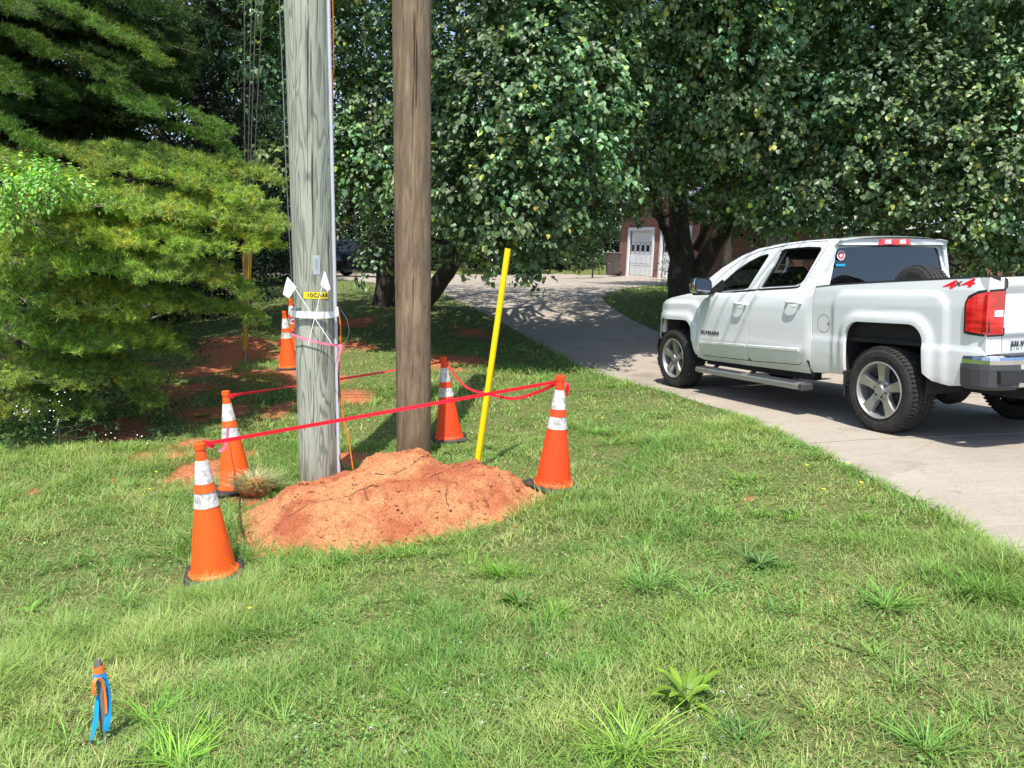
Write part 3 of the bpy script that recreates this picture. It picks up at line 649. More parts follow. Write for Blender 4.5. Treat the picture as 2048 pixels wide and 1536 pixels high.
# ------------------------------------------------------------------ survey stake
SB = px2g(210,1478, G); zs = float((SB-CP)@F); ST = at(195,1318, zs-.06)
se = empty('survey_stake', SB, 'short grey wooden survey stake with orange and blue ribbons in the near left grass', 'stake')
L = lambda px, py, o=0: at(px, py, zs-.03+o)-SB
d_ = ST-SB; b = MB()
pr = [(-.012,-.004),(.012,-.004),(.012,.004),(-.012,.004)]
b.add([np.array([x, y, 0])+d_*-.25 for x, y in pr]+[np.array([x*.95, y, 0])+d_*.94 for x, y in pr]+[np.array([x*.5+.004, y, 0])+d_ for x, y in pr], [(3,2,1,0),(8,9,10,11)]+[(i, (i+1) % 4, (i+1) % 4+4, i+4) for i in range(4)]+[(i+4, (i+1) % 4+4, (i+1) % 4+8, i+8) for i in range(4)])
b.build('stake', 'stake', se)
e2_ = CP-SB; e2_[2] = 0; e2_ /= np.linalg.norm(e2_); e1_ = np.cross(d_/np.linalg.norm(d_), e2_); e1_ *= np.sign(e1_@RC)
Q = lambda t, dx, f: d_*t+e1_*dx+e2_*f
def wrapb(b, t, hw, h, k=0.):
    for j in range(3):
        tt = t+(j-1)*h/np.linalg.norm(d_)*.8; pts = [Q(tt+.012*math.sin(a+j+k), hw*math.cos(a)*(1+.08*math.sin(3*a+j)), (hw*.62)*math.sin(a)) for a in np.linspace(0, 2*math.pi, 16)]; b.ribbon(pts, h*1.15, (0,0,1))
b = MB(); wrapb(b, .865, .0185, .012)
b.ribbon([Q(.80, -.008, .016), Q(.76, -.020, .020), Q(.70, -.024, .018), Q(.63, -.023, .016), Q(.60, -.019, .016)], .013, (1,0,0))
b.ribbon(curve([Q(.80, .000, .018), Q(.72, .010, .018), Q(.60, .014, .016), Q(.45, .014, .014), Q(.33, .012, .013)]), lambda t: .016-.008*t, (1,0,0), lambda t: .35*math.sin(t*4)); b.build('orange_ribbon', 'orangerib', se)
b = MB(); wrapb(b, .795, .0205, .009, 2.)
b.ribbon(curve([Q(.80, .016, .016), Q(.70, .024, .012), Q(.52, .025, .008), Q(.34, .020, .010), Q(.18, .010, .014), Q(.12, .006, .014)]), lambda t: .015+.008*math.sin(3.1*t), (1,0,0), lambda t: .4*math.sin(t*5))
b.ribbon(curve([Q(.56, -.012, -.002), Q(.45, -.016, .004), Q(.30, -.024, .012), Q(.16, -.036, .02), Q(.03, -.050, .024)]), lambda t: .006+.013*math.sin(3.0*t+.1), (1,0,0))
b.ribbon([Q(.02, -.018, .02), Q(-.01, -.002, .026), Q(.005, .016, .022)], .008, (0,.4,1)); b.build('blue_ribbon', 'blue', se)
# ------------------------------------------------------------------ pickup truck, frame: x forward, y left, z up, origin under the rear axle
TMW = Matrix.Identity(4)
_x = TRW[:, 0]/np.linalg.norm(TRW[:, 0]); _z = np.cross(_x, TRW[:, 1]); _z /= np.linalg.norm(_z); _y = np.cross(_z, _x)
for i in range(3): TMW[i][0], TMW[i][1], TMW[i][2], TMW[i][3] = _x[i], _y[i], _z[i], TOW[i]
truck = empty('pickup_truck', None, 'white four door pickup truck parked on the concrete driveway, seen from its rear left', 'pickup truck', None, TMW)
WB = 3.645; TR_ = .407
def box_arch(a, u, ca, hw, top, soft):      # signed distance to a rounded-square wheel arch
    dx = np.abs(a-ca)-(hw-.16); dy = (u-(top-.16)); q = np.hypot(np.maximum(dx, 0), np.maximum(dy, 0))+np.minimum(np.maximum(dx, dy), 0)-.16
    return q
def W(a, u):
    a = np.asarray(a, float); u = np.asarray(u, float)
    w = np.interp(u, [.3,.45,.56,.66,.70,.76,1.0,1.16,1.25,1.32,1.36], [.90,.945,.975,.988,1.0,.992,.992,.985,.968,.945,.925])
    g = np.interp(u, [1.30,1.36,1.60,1.76,1.83,1.87,1.90], [.935,.915,.835,.778,.752,.722,.66])
    bed = np.interp(u, [.3,.45,.56,.7,.83,.88,1.20,1.34,1.44,1.50], [.92,.95,.965,.975,.978,.968,.980,.972,.955,.93])
    cabm = sstep(.93, 1.05, a); ws = w*cabm+bed*(1-cabm); w = np.where((u > 1.30) & ((a > .955) | (u > 1.452)), np.minimum(w, g), ws)
    # front fender bulge and plan taper
    w = w-.13*np.maximum((a-3.72)/.45, 0)**2-.02*sstep(-.90, -1.08, a)
    for ca, hw, top in ((0, .46, 1.04), (WB, .475, .955)):
        q = box_arch(a, u, ca, hw, top, 0); w = w+.024*sstep(.12, .03, q)*sstep(.40, .5, u)
        r = box_arch(a, u, ca-(.01 if ca == 0 else .02), .67 if ca == 0 else .60, 1.32 if ca == 0 else 1.19, 0)
        w = w+.017*sstep(.025, -.03, r)*(np.where(u > .6, 1, sstep(.4, .6, u)))
    return w
def panel(name, outer, holes=(), mat_='paint', parent=None, out=0., th=.022, du=.055, side=1, build=True, mb=None):
    V, Fc, B = grid_poly(outer, holes, du, du)
    arr = np.array(V); wv = W(arr[:, 0], arr[:, 1])+out
    b = mb or MB()
    for s in ((1, -1) if side == 0 else (side,)):
        V3 = np.c_[arr[:, 0], s*wv, arr[:, 1]]; FF = Fc if s < 0 else [f[::-1] for f in Fc]; shell(b, V3, FF, B, (0, -s*th, 0))
    return b.build(name, mat_, parent) if build else b
def arch_pts(ca, hw, top, ub, rev=False, k=.16, n=7):
    P = [(ca-hw, ub)]+[(ca-hw+k-k*math.cos(t), top-k+k*math.sin(t)) for t in np.linspace(0, math.pi/2, n)]+[(ca+hw-k+k*math.sin(t), top-k+k*math.cos(t)) for t in np.linspace(0, math.pi/2, n)]+[(ca+hw, ub)]
    return P[::-1] if rev else P
ROOF = [(.86,1.845),(.95,1.868),(1.4,1.872),(1.76,1.862),(2.16,1.825),(2.45,1.752),(2.77,1.62),(3.10,1.43),(3.26,1.325)]
def roof_u(a): return np.interp(a, [p[0] for p in ROOF], [p[1] for p in ROOF])
# doors and windows
FW = [(2.74,1.315),(2.20,1.345),(2.13,1.36),(1.93,1.73),(1.95,1.758),(2.10,1.735),(2.28,1.675),(2.48,1.575),(2.66,1.45),(2.78,1.34)]
RW = [(1.97,1.365),(1.32,1.385),(1.24,1.41),(1.20,1.45),(1.08,1.76),(1.10,1.79),(1.30,1.805),(1.68,1.80),(1.74,1.775)]
FD = [(3.0,.50),(2.04,.515),(2.035,1.0),(2.01,1.15),(1.93,1.30),(1.93,1.345),(1.80,1.60),(1.735,1.79),(1.75,1.825),(2.10,1.795),(2.38,1.72),(2.62,1.60),(2.80,1.475),(2.92,1.345),(2.90,1.24),(2.985,1.10),(3.03,.92),(3.045,.68)]
RD = [(1.97,.515),(1.14,.545),(1.105,.575),(1.09,.75),(1.088,1.10),(1.13,1.28),(1.20,1.40),(1.03,1.76),(1.01,1.83),(1.05,1.848),(1.40,1.852),(1.722,1.83),(1.727,1.79),(1.79,1.60),(1.92,1.345),(1.92,1.30),(2.0,1.15),(2.025,1.0),(2.03,.56)]
def inset(poly, d):
    n = len(poly); c = np.mean(poly, 0); out = []
    for i in range(n):
        p0, p1, p2 = np.array(poly[i-1]), np.array(poly[i]), np.array(poly[(i+1) % n]); e1 = (p1-p0)/(np.linalg.norm(p1-p0)+1e-9); e2 = (p2-p1)/(np.linalg.norm(p2-p1)+1e-9)
        nn = np.array([-e1[1]-e2[1], e1[0]+e2[0]]); nn /= np.linalg.norm(nn)+1e-9; A = sum(poly[k][0]*poly[(k+1) % n][1]-poly[(k+1) % n][0]*poly[k][1] for k in range(n))
        out.append(tuple(p1+nn*d*(1 if A > 0 else -1)))
    return out
for s in (1, -1):
    fd = panel('door', FD, [FW], parent=truck, side=s); rd = panel('door', RD, [RW], parent=truck, side=s)
    panel('window_frame', inset(FW, -.004), [inset(FW, .020)], 'blacktrim', fd, -.012, .02, .1, s); panel('window_frame', inset(RW, -.004), [inset(RW, .020)], 'blacktrim', rd, -.012, .02, .1, s)
    panel('window', inset(FW, .012), (), 'glass', fd, -.024, .004, .1, s)
    low = [(1.95,1.375),(1.32,1.392),(1.25,1.415),(1.215,1.455),(1.16,1.50),(1.16,1.53),(1.19,1.545),(1.865,1.53)]
    panel('window', low if s > 0 else inset(RW, .012), (), 'tint', rd, -.024, .004, .1, s)
    # black belt strip
    b = MB()
    for seg, d in (([(2.88,1.318),(2.6,1.318),(2.3,1.333),(1.93,1.352)], fd), ([(1.92,1.353),(1.6,1.366),(1.3,1.378),(1.235,1.40)], rd)):
        b = MB(); V = []
        pts = curve([np.array([a, 0, u]) for a, u in seg], 4)
        for p in pts:
            wv = float(W(p[0], p[2]-.012)); V += [(p[0], s*(wv+.004), p[2]-.020), (p[0], s*(wv+.008), p[2]), (p[0], s*(wv-.02), p[2]+.004)]
        n = len(pts); b.add(V, [(3*i+j, 3*i+j+1, 3*i+4+j, 3*i+3+j) for i in range(n-1) for j in range(2)], True); b.build('belt_strip', 'blacktrim', d)
    # handles
    for a0, a1, u0, d in ((2.06,2.29,1.178,fd), (1.12,1.36,1.21,rd)):
        b = MB(); am = (a0+a1)/2; wv = float(W(am, u0)); pts = [(a0+.015, s*(wv+.012), u0), (a0+.03, s*(wv+.042), u0), (am, s*(wv+.050), u0), (a1-.03, s*(wv+.042), u0), (a1-.015, s*(wv+.012), u0)]
        pts = curve([np.array(p) for p in pts], 4); V = []
        for p in pts: V += [p+np.array([0, 0, -.018]), p+np.array([0, s*.009, -.012]), p+np.array([0, s*.009, .012]), p+np.array([0, 0, .018]), p+np.array([0, -s*.008, 0])]
        n = len(pts); b.add(V, [(5*i+j, 5*i+(j+1) % 5, 5*i+5+(j+1) % 5, 5*i+5+j) for i in range(n-1) for j in range(5)]+[(0,1,2,3,4), tuple(5*(n-1)+j for j in range(5))], True)
        for aa in (a0+.012, a1-.012): b.box((aa, s*(wv+.010), u0), (.035, .030, .040), bev=.008)
        # cup behind the handle
        bb = []
        for t in np.linspace(0, 2*math.pi, 20, endpoint=False): bb.append((am+.062*math.cos(t), u0-.012+.040*math.sin(t)))
        b.prism(bb, lambda x, z: (x, s*(float(W(x, z))+.002), z), lambda x, z: (x, s*(float(W(x, z))-.01), z)); b.build('handle', 'paint', d)
    # side moulding
    for a0, a1, d in ((2.05, 3.02, fd), (1.125, 2.015, rd)):
        b = MB(); V = []; aa = np.linspace(a0, a1, 14); uu = lambda a: .705-.018*(a-1.1)
        for a in aa:
            wv = float(W(a, uu(a))); V += [(a, s*(wv-.002), uu(a)-.020), (a, s*(wv+.008), uu(a)-.014), (a, s*(wv+.009), uu(a)+.010), (a, s*(wv-.002), uu(a)+.018)]
        n = len(aa); b.add(V, [(4*i+j, 4*i+j+1, 4*i+5+j, 4*i+4+j) for i in range(n-1) for j in range(3)]+[(0,1,2,3), tuple(4*(n-1)+j for j in range(4))], False); b.build('moulding', 'paint', d)
    if s > 0: text_obj('badge', 'SILVERADO', .060, lambda x, y, z: (2.79-x, float(W(2.79-x, .80+y))+.003+z, .80+y), 'blacktrim', fd, .003, spacing=1.35, bold=.0015)
    else: text_obj('badge', 'SILVERADO', .060, lambda x, y, z: (2.79+x, -(float(W(2.79+x, .80+y))+.003+z), .80+y), 'blacktrim', fd, .003, spacing=1.35, bold=.0015)
    # mirror
    b = MB(); mc = np.array([2.80, s*1.135, 1.395]); 
    prof = [(0, .1), (.04, .125), (.085, .11), (.12, .07), (.135, .0)]
    V = []; nn = 20
    for da, sc in ((-.065, .93), (-.05, 1.0), (0, 1.0), (.06, .90), (.10, .62), (.115, .25)):
        for k in range(nn):
            t = 2*math.pi*k/nn; ct, st2 = math.cos(t), math.sin(t); e = .55
            x = .135*math.copysign(abs(ct)**e, ct)*sc; z = .105*math.copysign(abs(st2)**e, st2)*sc; V.append(mc+np.array([da, x, z+.012*x/.135*s]))
    b.add(V, [(i*nn+k, i*nn+(k+1) % nn, (i+1)*nn+(k+1) % nn, (i+1)*nn+k) for i in range(5) for k in range(nn)]+[tuple(range(100, 120))], True)
    mo = b.build('mirror', 'chrome', truck)
    b = MB(); b.add(V[:nn], [tuple(range(nn))]); b.tube([mc+np.array([.02, -s*.10, -.06]), mc+np.array([.0, -s*.19, -.07]), (2.76, s*.94, 1.33)], [.035, .03, .045], 10); 
    tri = [(2.93,1.335),(2.74,1.33),(2.72,1.45)]; b.prism([(2.93,1.325),(2.66,1.33),(2.665,1.455),(2.70,1.47)], lambda x, z: (x, s*(float(W(x, z))+.006), z), lambda x, z: (x, s*(float(W(x, z))-.03), z))
    b.box((2.80, s*1.12, 1.295), (.12, .2, .03), bev=.01); b.build('mirror_mount', 'blacktrim', mo)
    b = MB(); V2 = [mc+(v-mc)*.86+np.array([-.006-.008, 0, 0]) for v in map(np.asarray, V[:nn])]; b.add(V2, [tuple(range(nn))]); b.build('mirror_glass', 'mirror', mo)
    # cab frame: rocker, pillars, roof rail
    outer = [(.985,.46),(2.98,.44),(3.08,.50),(3.055,.68),(3.04,.92),(2.995,1.10),(2.91,1.24),(2.93,1.33),(3.24,1.335)]+[(a, u) for a, u in ROOF[::-1][1:]]+[(.82,1.79),(.955,1.56),(1.045,1.37),(1.02,1.33),(1.0,1.25),(.985,1.0)]
    hole = [(2.995,.492),(2.03,.507),(1.97,.507),(1.135,.537),(1.098,.568),(1.082,.75),(1.08,1.10),(1.122,1.285),(1.192,1.402),(1.022,1.758),(1.002,1.832),(1.045,1.856),(1.40,1.860),(1.75,1.838),(2.105,1.803),(2.385,1.728),(2.625,1.608),(2.806,1.482),(2.92,1.352)]
    hole += [(2.908,1.243),(2.992,1.103),(3.036,.92),(3.051,.68),(3.01,.50)]
    outer = [(.962,.46),(2.98,.44),(3.10,.47),(3.07,.60),(3.065,.68),(3.05,.92),(3.006,1.10),(2.922,1.245),(2.94,1.345),(3.24,1.345)]+[(a, u) for a, u in ROOF[::-1][1:]]+[(.905,1.79),(.93,1.56),(.956,1.40),(.962,1.33),(.962,1.25),(.962,1.0)]
    panel('cab_side', outer, [hole], parent=truck, side=s, th=.05)
    # jambs behind the gaps
    b = panel('', inset(hole, -.03), [inset(RW, -.02), inset(FW, -.02)], None, None, -.05, .01, .2, s, build=False); b.build('door_jamb', 'dark', truck)
    # fender
    fo = [(3.115,.50)]+arch_pts(WB, .47, .945, .50)[1:-1]+[(WB+.47,.62),(4.17,.66),(4.185,.80),(4.16,.95),(4.11,1.07),(4.02,1.155),(3.90,1.205),(3.76,1.235),(3.4,1.285),(3.10,1.322),(2.95,1.335),(2.928,1.25),(3.012,1.10),(3.058,.92),(3.075,.68),(3.085,.50)]
    panel('fender', fo, parent=truck, side=s, du=.032)
    # bed side
    bo = [(.95,.48)]+[(.50,.505)]+arch_pts(0, .46, 1.04, .55, True)[0:-1]+[(-.475,.62),(-.56,.555),(-.72,.53),(-.84,.545),(-.86,.80),(-1.03,.812),(-1.035,.962),(-.86,.98),(-.836,1.01),(-.842,1.25),(-.865,1.295),(-.95,1.335),(-1.03,1.348),(-1.03,1.442),(-.71,1.436),(.11,1.412),(.6,1.395),(.93,1.372),(.95,1.36),(.95,1.0)]
    bs = panel('bed_side', bo, parent=truck, side=s, th=.035, du=.028)
    b = MB(); b.prism([(.792,.82),(.950,.82),(.962,.86),(.962,1.44),(.80,1.44)], lambda l, u: (-1.038, s*l, u), lambda l, u: (-.96, s*(l-.005), u)); b.build('bed_corner', 'paint', bs)
    # top rail cap
    b = MB(); V = []; aa = np.linspace(-1.04, .93, 24)
    for a in aa:
        ut = float(np.interp(a, [-1.13,-.71,.11,.6,.93], [1.442,1.436,1.412,1.395,1.370])); wv = float(W(a, ut))
        V += [(a, s*(wv+.002), ut-.004), (a, s*(wv-.006), ut+.012), (a, s*(wv-.09), ut+.014), (a, s*(wv-.095), ut-.03)]
    n = len(aa); b.add(V, [(4*i+j, 4*i+j+1, 4*i+5+j, 4*i+4+j) for i in range(n-1) for j in range(3)]+[(0,1,2,3), tuple(4*(n-1)+j for j in range(4))], False); b.build('rail_cap', 'blacktrim', bs)
    if s > 0:
        b = MB(); ring = []
        for (r0, m_) in ((.088, 'gap'),): 
            V = []; n = 40
            for k in range(n):
                t = 2*math.pi*k/n
                for r in (.0865, .0905):
                    a, u = .79+r*math.cos(t), 1.0+r*math.sin(t)*1.02; V.append((a, float(W(a, u))+.0012, u))
            b.add(V, [(2*k, 2*k+1, (2*k+3) % (2*n), (2*k+2) % (2*n)) for k in range(n)])
        V = [(.725,float(W(.725,1.01))+.002,1.02),(.712,float(W(.712,1.01))+.002,1.0),(.725,float(W(.725,1.01))+.002,.98),(.735,float(W(.72,1.01))+.002,1.0)]; b.add(V, [(0,1,2,3)]); b.build('fuel_door', 'plastic', bs)
    def fit_text(t, w_, h_, ca, cu, m_, nm, par, shear=.5, o=.0025):
        Vt, Ft = text_mesh(t, 1., 0., shear, 1, .02); lo, hi = Vt.min(0), Vt.max(0); Vt = (Vt-lo)/np.maximum(hi-lo, 1e-6)-.5
        return MB().add([(ca-s*x*w_, s*(float(W(ca-s*x*w_, cu+y*h_))+o), cu+y*h_+.10*s*x*w_) for x, y, z in Vt], Ft).build(nm, m_, par)
    fit_text('4', .140, .066, -.675, 1.385, 'red', 'decal', bs, .14); fit_text('4', .140, .066, -.845, 1.397, 'red', 'decal', bs, .14); fit_text('x', .085, .040, -.755, 1.393, 'plastic', 'decal', bs, .3, .003)
    # tail light
    TL = [(-.846,.988),(-.848,1.24),(-.872,1.288),(-.95,1.328),(-1.02,1.343),(-1.03,1.30),(-1.03,1.0),(-1.02,.966)]
    V, Fc, B = grid_poly(TL, (), .04, .04)
    def tlw(a): return -.010*max(0, (-.95-a)/.08)**2
    tb = MB(); V3 = [(a, s*(float(W(a, u))+.012+tlw(a)), u) for a, u in V]; shell(tb, V3, [f[::-1] for f in Fc] if s > 0 else Fc, B, (0, -s*.06, 0))
    yl = abs(V3[0][1]); 
    rear = [(.795,.966),(.955,.966),(.966,1.0),(.966,1.30),(.955,1.343),(.795,1.350)]
    tb.prism(rear, lambda l, u: (-1.052, s*l, u), lambda l, u: (-.98, s*l, u)); tl_ = tb.build('tail_light', 'blacktrim', truck)
    V, Fc, B = grid_poly([(-.868,1.008),(-.868,1.235),(-.888,1.27),(-.955,1.308),(-1.02,1.322),(-1.043,1.318),(-1.043,.99),(-1.02,.986)], (), .04, .04); lb = MB(); V3 = [(a, s*(float(W(a, u))+.020+tlw(a)), u) for a, u in V]; shell(lb, V3, [f[::-1] for f in Fc] if s > 0 else Fc, B, (0, -s*.012, 0))
    lb.prism([(.812,.982),(.965,.982),(.985,1.0),(.985,1.30),(.965,1.326),(.812,1.332)], lambda l, u: (-1.062+.012*max(0, (l-.93)/.05), s*l, u), lambda l, u: (-1.020, s*l, u)); 
    ln = lb.build('lens', 'redlens', tl_)
    dr = mat('dark_red_lens', (.22,.002,.004), .15) if s > 0 else bpy.data.materials['dark_red_lens']
    for uu_ in (1.055, 1.16, 1.245): MB().prism([(-.870,uu_),(-1.015,uu_),(-1.015,uu_+.006),(-.870,uu_+.006)], lambda a, u: (a, s*(float(W(a, u))+.0215+tlw(a)), u), lambda a, u: (a, s*(float(W(a, u))+.01), u)).build('lens_ridge', dr, tl_)
    MB().prism([(.825,1.125),(.915,1.125),(.915,1.178),(.825,1.178)], lambda l, u: (-1.065, s*l, u), lambda l, u: (-1.05, s*l, u)).build('reverse_lamp', 'clearlens', tl_)
    # liners, mud flaps
    for ca, hw, top in ((0, .475, 1.055), (WB, .485, .96)):
        b = MB(); ap = arch_pts(ca, hw, top, .42); V = [(a, s*.955, u) for a, u in ap]+[(a, s*.52, u) for a, u in ap]; n = len(ap)
        b.add(V, [(i, i+1, n+i+1, n+i) for i in range(n-1)], True); b.add(V[n:], [tuple(range(n))]); b.build('wheel_liner', 'dark', truck)
    MB().box((.455, s*.90, .42), (.03, .20, .26), bev=.01).build('mud_flap', 'blacktrim', truck)
    b = MB(); b.prism([(.985,.60),(1.02,.60),(.985,.52),(.93,.47),(.93,.44),(.965,.44)], lambda a, u: (a, s*(float(W(a, u))+.004), u), lambda a, u: (a, s*(float(W(a, u))-.03), u)); b.build('stone_guard', 'blacktrim', truck)
    # running board
    b = MB(); V = []; aa = np.linspace(1.0, 3.02, 18)
    pr = [(.93,.352),(1.045,.352),(1.062,.335),(1.062,.300),(1.045,.283),(.93,.283)]
    for i, a in enumerate(aa):
        k = .9 if i in (0, 17) else 1
        for l, u in pr: V.append((a, s*(1.0+(l-1.0)*k), .318+(u-.318)*k))
    n = len(aa); b.add(V, [(6*i+j, 6*i+(j+1) % 6, 6*i+6+(j+1) % 6, 6*i+6+j) for i in range(n-1) for j in range(6)]+[tuple(range(6))[::-1]], False)
    rb_ = b.build('running_board', 'steel', truck)
    b = MB(); b.box((1.0, s*1.0, .318), (.07, .145, .080), bev=.012)
    for a0, a1 in ((1.12, 1.95), (2.08, 2.95)):
        b.box(((a0+a1)/2, s*.995, .354), (a1-a0, .105, .010), bev=.003)
        for k in range(int((a1-a0)/.05)): b.box((a0+.03+k*.05, s*.995, .361), (.018, .095, .008))
    for a in (1.3, 2.05, 2.8): b.tube([(a, s*.96, .31), (a, s*.80, .42), (a, s*.6, .45)], .025, 8)
    b.build('step_pad', 'plastic', rb_)
# hood, roof, windshield, rear cab wall
b = MB(); P = []
for a in np.linspace(3.02, 4.06, 18):
    row = []; wv = float(W(a, 1.18))-.012; base = float(np.interp(a, [3.02,3.10,3.4,3.76,3.90,4.02,4.06], [1.335,1.325,1.290,1.240,1.21,1.165,1.13]))
    for t in np.linspace(-1, 1, 21): row.append((a, t*(wv-.025), base+.055*(1-abs(t)**3)+.012*(abs(t) < .55)))
    P.append(row)
b.grid(P); b.build('hood', 'paint', truck)
b = MB(); P = []
for a in np.linspace(.87, 2.42, 24):
    e = float(roof_u(a)); wv = .733+0*a; wv = float(W(a, e-.012))-.004
    P.append([(a-.02*(1-abs(t))*(a < .9), t*wv, e-.012+.045*(1-abs(t)**2.6)) for t in np.linspace(-1, 1, 25)])
b.grid(P); b.build('roof', 'paint', truck)
b = MB(); P = []
for k in range(14):
    a = 2.42+(3.20-2.42)*k/13; e = float(roof_u(a))
    P.append([(a+.10*(1-t*t)*k/13, t*(float(W(a, min(e, 1.85)))-.03), e-.012+.045*(1-abs(t)**2.4)*(1-k/13)+.01) for t in np.linspace(-1, 1, 21)])
b.grid(P); b.build('windshield', 'glass', truck)
# rear cab wall with slanted glass; bed is in front of it
def rp(l, u, o=0):     # point on the rear cab plane
    t = (u-1.37)/(1.80-1.37); return (.925+.035*t-o+.03*(1-(l/.85)**2)*-1, l, u)
def wl(u): return float(np.interp(u, [1.0,1.30,1.37,1.55,1.76,1.82,1.858], [.93,.93,.915,.852,.775,.752,.70]))
GL = [(.80,1.375),(.765,1.50),(.700,1.752),(.66,1.775),(0,1.80),(-.66,1.775),(-.700,1.752),(-.765,1.50),(-.80,1.375)]
Ro = [(.92,1.0),(.92,1.30),(.905,1.37),(.845,1.55),(.770,1.76),(.745,1.82),(.69,1.850),(.4,1.872),(0,1.880),(-.4,1.872),(-.69,1.850),(-.745,1.82),(-.770,1.76),(-.845,1.55),(-.905,1.37),(-.92,1.30),(-.92,1.0)]
V, Fc, B = grid_poly(Ro, [GL], .1, .08); b = MB(); shell(b, [rp(l, u) for l, u in V], Fc, B, (.03, 0, 0)); cw = b.build('cab_rear', 'paint', truck)
V, Fc, B = grid_poly(inset(GL, -.012), (), .12, .1); b = MB(); shell(b, [rp(l, u, -.012) for l, u in V], Fc, B, (.004, 0, 0)); b.build('window', 'darktint', cw)
b = MB(); rr_ = MB(); hb = MB(); hb.prism([(-.735,1.800),(.735,1.800),(.715,1.835),(.60,1.858),(0,1.872),(-.60,1.858),(-.715,1.835)], lambda l, u: (.885-.01*(1-(l/.8)**2), l, u), lambda l, u: (.97, l, u)); hb.build('roof_header', 'paint', truck)
rr_.prism([(.215,1.800),(-.215,1.800),(-.19,1.862),(.19,1.862)], lambda l, u: (.862, l, u), lambda l, u: (.89, l, u)); bl = rr_.build('brake_light', 'redlens', truck)
for l0 in (.10, -.10): MB().prism([(l0+.045,1.812),(l0-.045,1.812),(l0-.04,1.856),(l0+.04,1.852)], lambda l, u: (.860, l, u), lambda l, u: (.88, l, u)).build('clear_lens', 'clearlens', bl)
# stickers inside the rear glass
def disc(c, r, o, m, nm, par, n=28, ry=1.0): return MB().prism([(c[0]+r*math.cos(t), c[1]+r*ry*math.sin(t)) for t in np.linspace(0, 2*math.pi, n, endpoint=False)], lambda l, u: rp(l, u, o), lambda l, u: rp(l, u, o-.001)).build(nm, m, par)
st_ = disc((.655,1.695), .050, .010, 'white', 'sticker', cw); disc((.655,1.695), .040, .0115, mat('sticker_red', (.62,.06,.07), .5), 'sticker_ring', st_)
b = MB(); b.prism([(.675,1.70),(.655,1.715),(.632,1.69),(.65,1.682),(.66,1.668),(.672,1.686)], lambda l, u: rp(l, u, .013), lambda l, u: rp(l, u, .010)); b.build('sticker_emblem', 'clearlens', st_)
s2 = MB().prism([(.725,1.575),(.605,1.575),(.605,1.615),(.725,1.615)], lambda l, u: rp(l, u, .010), lambda l, u: rp(l, u, .009)).build('sticker', 'blacktrim', cw)
MB().prism([(.722,1.583),(.608,1.583),(.608,1.607),(.722,1.607)], lambda l, u: rp(l, u, .012), lambda l, u: rp(l, u, .010)).build('sticker_stripe', 'blue', s2)
# cab interior
b = MB(); b.box((2.0, 0, .55), (2.0, 1.7, .06)); b.grid([[(a, l, float(roof_u(a))-.06) for l in (-.70, -.3, .3, .70)] for a in (.9, 1.3, 1.7, 2.1, 2.4)]); b.box((3.0, 0, 1.12), (.35, 1.7, .28), bev=.05); b.box((1.12, 0, 1.1), (.05, 1.75, .75)); b.build('cabin', 'interior', truck)
for l in (.42, -.42):
    for a in (1.95, 1.32):
        b = MB(); b.box((a+.25, l, .80), (.52, .50, .16), bev=.05); b.box((a, l, 1.12), (.14, .50, .62), Matrix.Rotation(-.18, 3, 'Y'), bev=.05); b.box((a-.07, l, 1.52), (.09, .26, .17), bev=.035); b.build('seat', 'seatm', truck)
b = MB(); b.tube([(1.78,.76,1.50),(1.76,.70,1.53),(1.70,.69,1.66),(1.69,.72,1.70)], .014, 8); b.prism([(1.92,1.36),(1.98,1.36),(1.80,1.80),(1.74,1.80)], lambda x, z: (x, float(W(x, z))-.08, z), lambda x, z: (x, float(W(x, z))-.10, z))
b.prism([(1.92,1.36),(1.98,1.36),(1.80,1.80),(1.74,1.80)], lambda x, z: (x, -float(W(x, z))+.08, z), lambda x, z: (x, -float(W(x, z))+.10, z)); b.build('pillar_trim', 'greytrim', truck)
b = MB(); b.lathe([(.165,-.012),(.185,0),(.165,.012)], 24, 'x', (0,0,0)); V = [Matrix.Rotation(-.45, 3, 'Y')@Vector(v)+Vector((2.72,.42,1.22)) for v in b.V]; b.V = [tuple(v) for v in V]; b.build('steering_wheel', 'interior', truck)
# bed interior and tailgate
b = MB(); b.box((-.03, 0, .86), (1.95, 1.85, .04)); b.box((.955, 0, 1.1), (.03, 1.86, .52))
for s in (1, -1): b.prism([(-1.0,.86),(.94,.86),(.94,1.355),(.11,1.40),(-.71,1.425),(-1.0,1.43)], lambda a, u: (a, s*.90, u), lambda a, u: (a, s*.87, u)); b.box((0, s*.76, .98), (.95, .24, .24), bev=.05)
b.build('bed_liner', 'dark', truck)
b = MB(); P = []
for u, o in [(.815,0),(.84,.004),(.90,.004),(.965,.004),(.975,.020),(1.03,.022),(1.045,.004),(1.28,.000),(1.335,.002),(1.355,.026),(1.40,.030),(1.425,.022),(1.44,-.01),(1.43,-.05)]:
    P.append([(-1.035-o-.012*(1-(l/.8)**2), l, u+.008*(1-(l/.8)**2)*(u > 1.3)) for l in np.linspace(-.788, .788, 21)])
b.grid(P); b.box((-1.0, 0, 1.12), (.04, 1.56, .60)); tg = b.build('tailgate', 'paint', truck)
text_obj('badge', 'SILVERADO', .062, lambda x, y, z: (-1.056-z, .50+(-x)*1.0, .895+y), 'plastic', tg, .004, spacing=1.35, bold=.0015)
b = MB(); b.box((-1.07, 0, 1.33), (.02, .30, .07), bev=.01); b.build('handle', 'blacktrim', tg)
b = MB(); P = [[(-1.158-o, .0+k*.11, 1.2+q) for k in (-1, 1)] for q, o in ((-.035, 0), (.035, 0))]; 
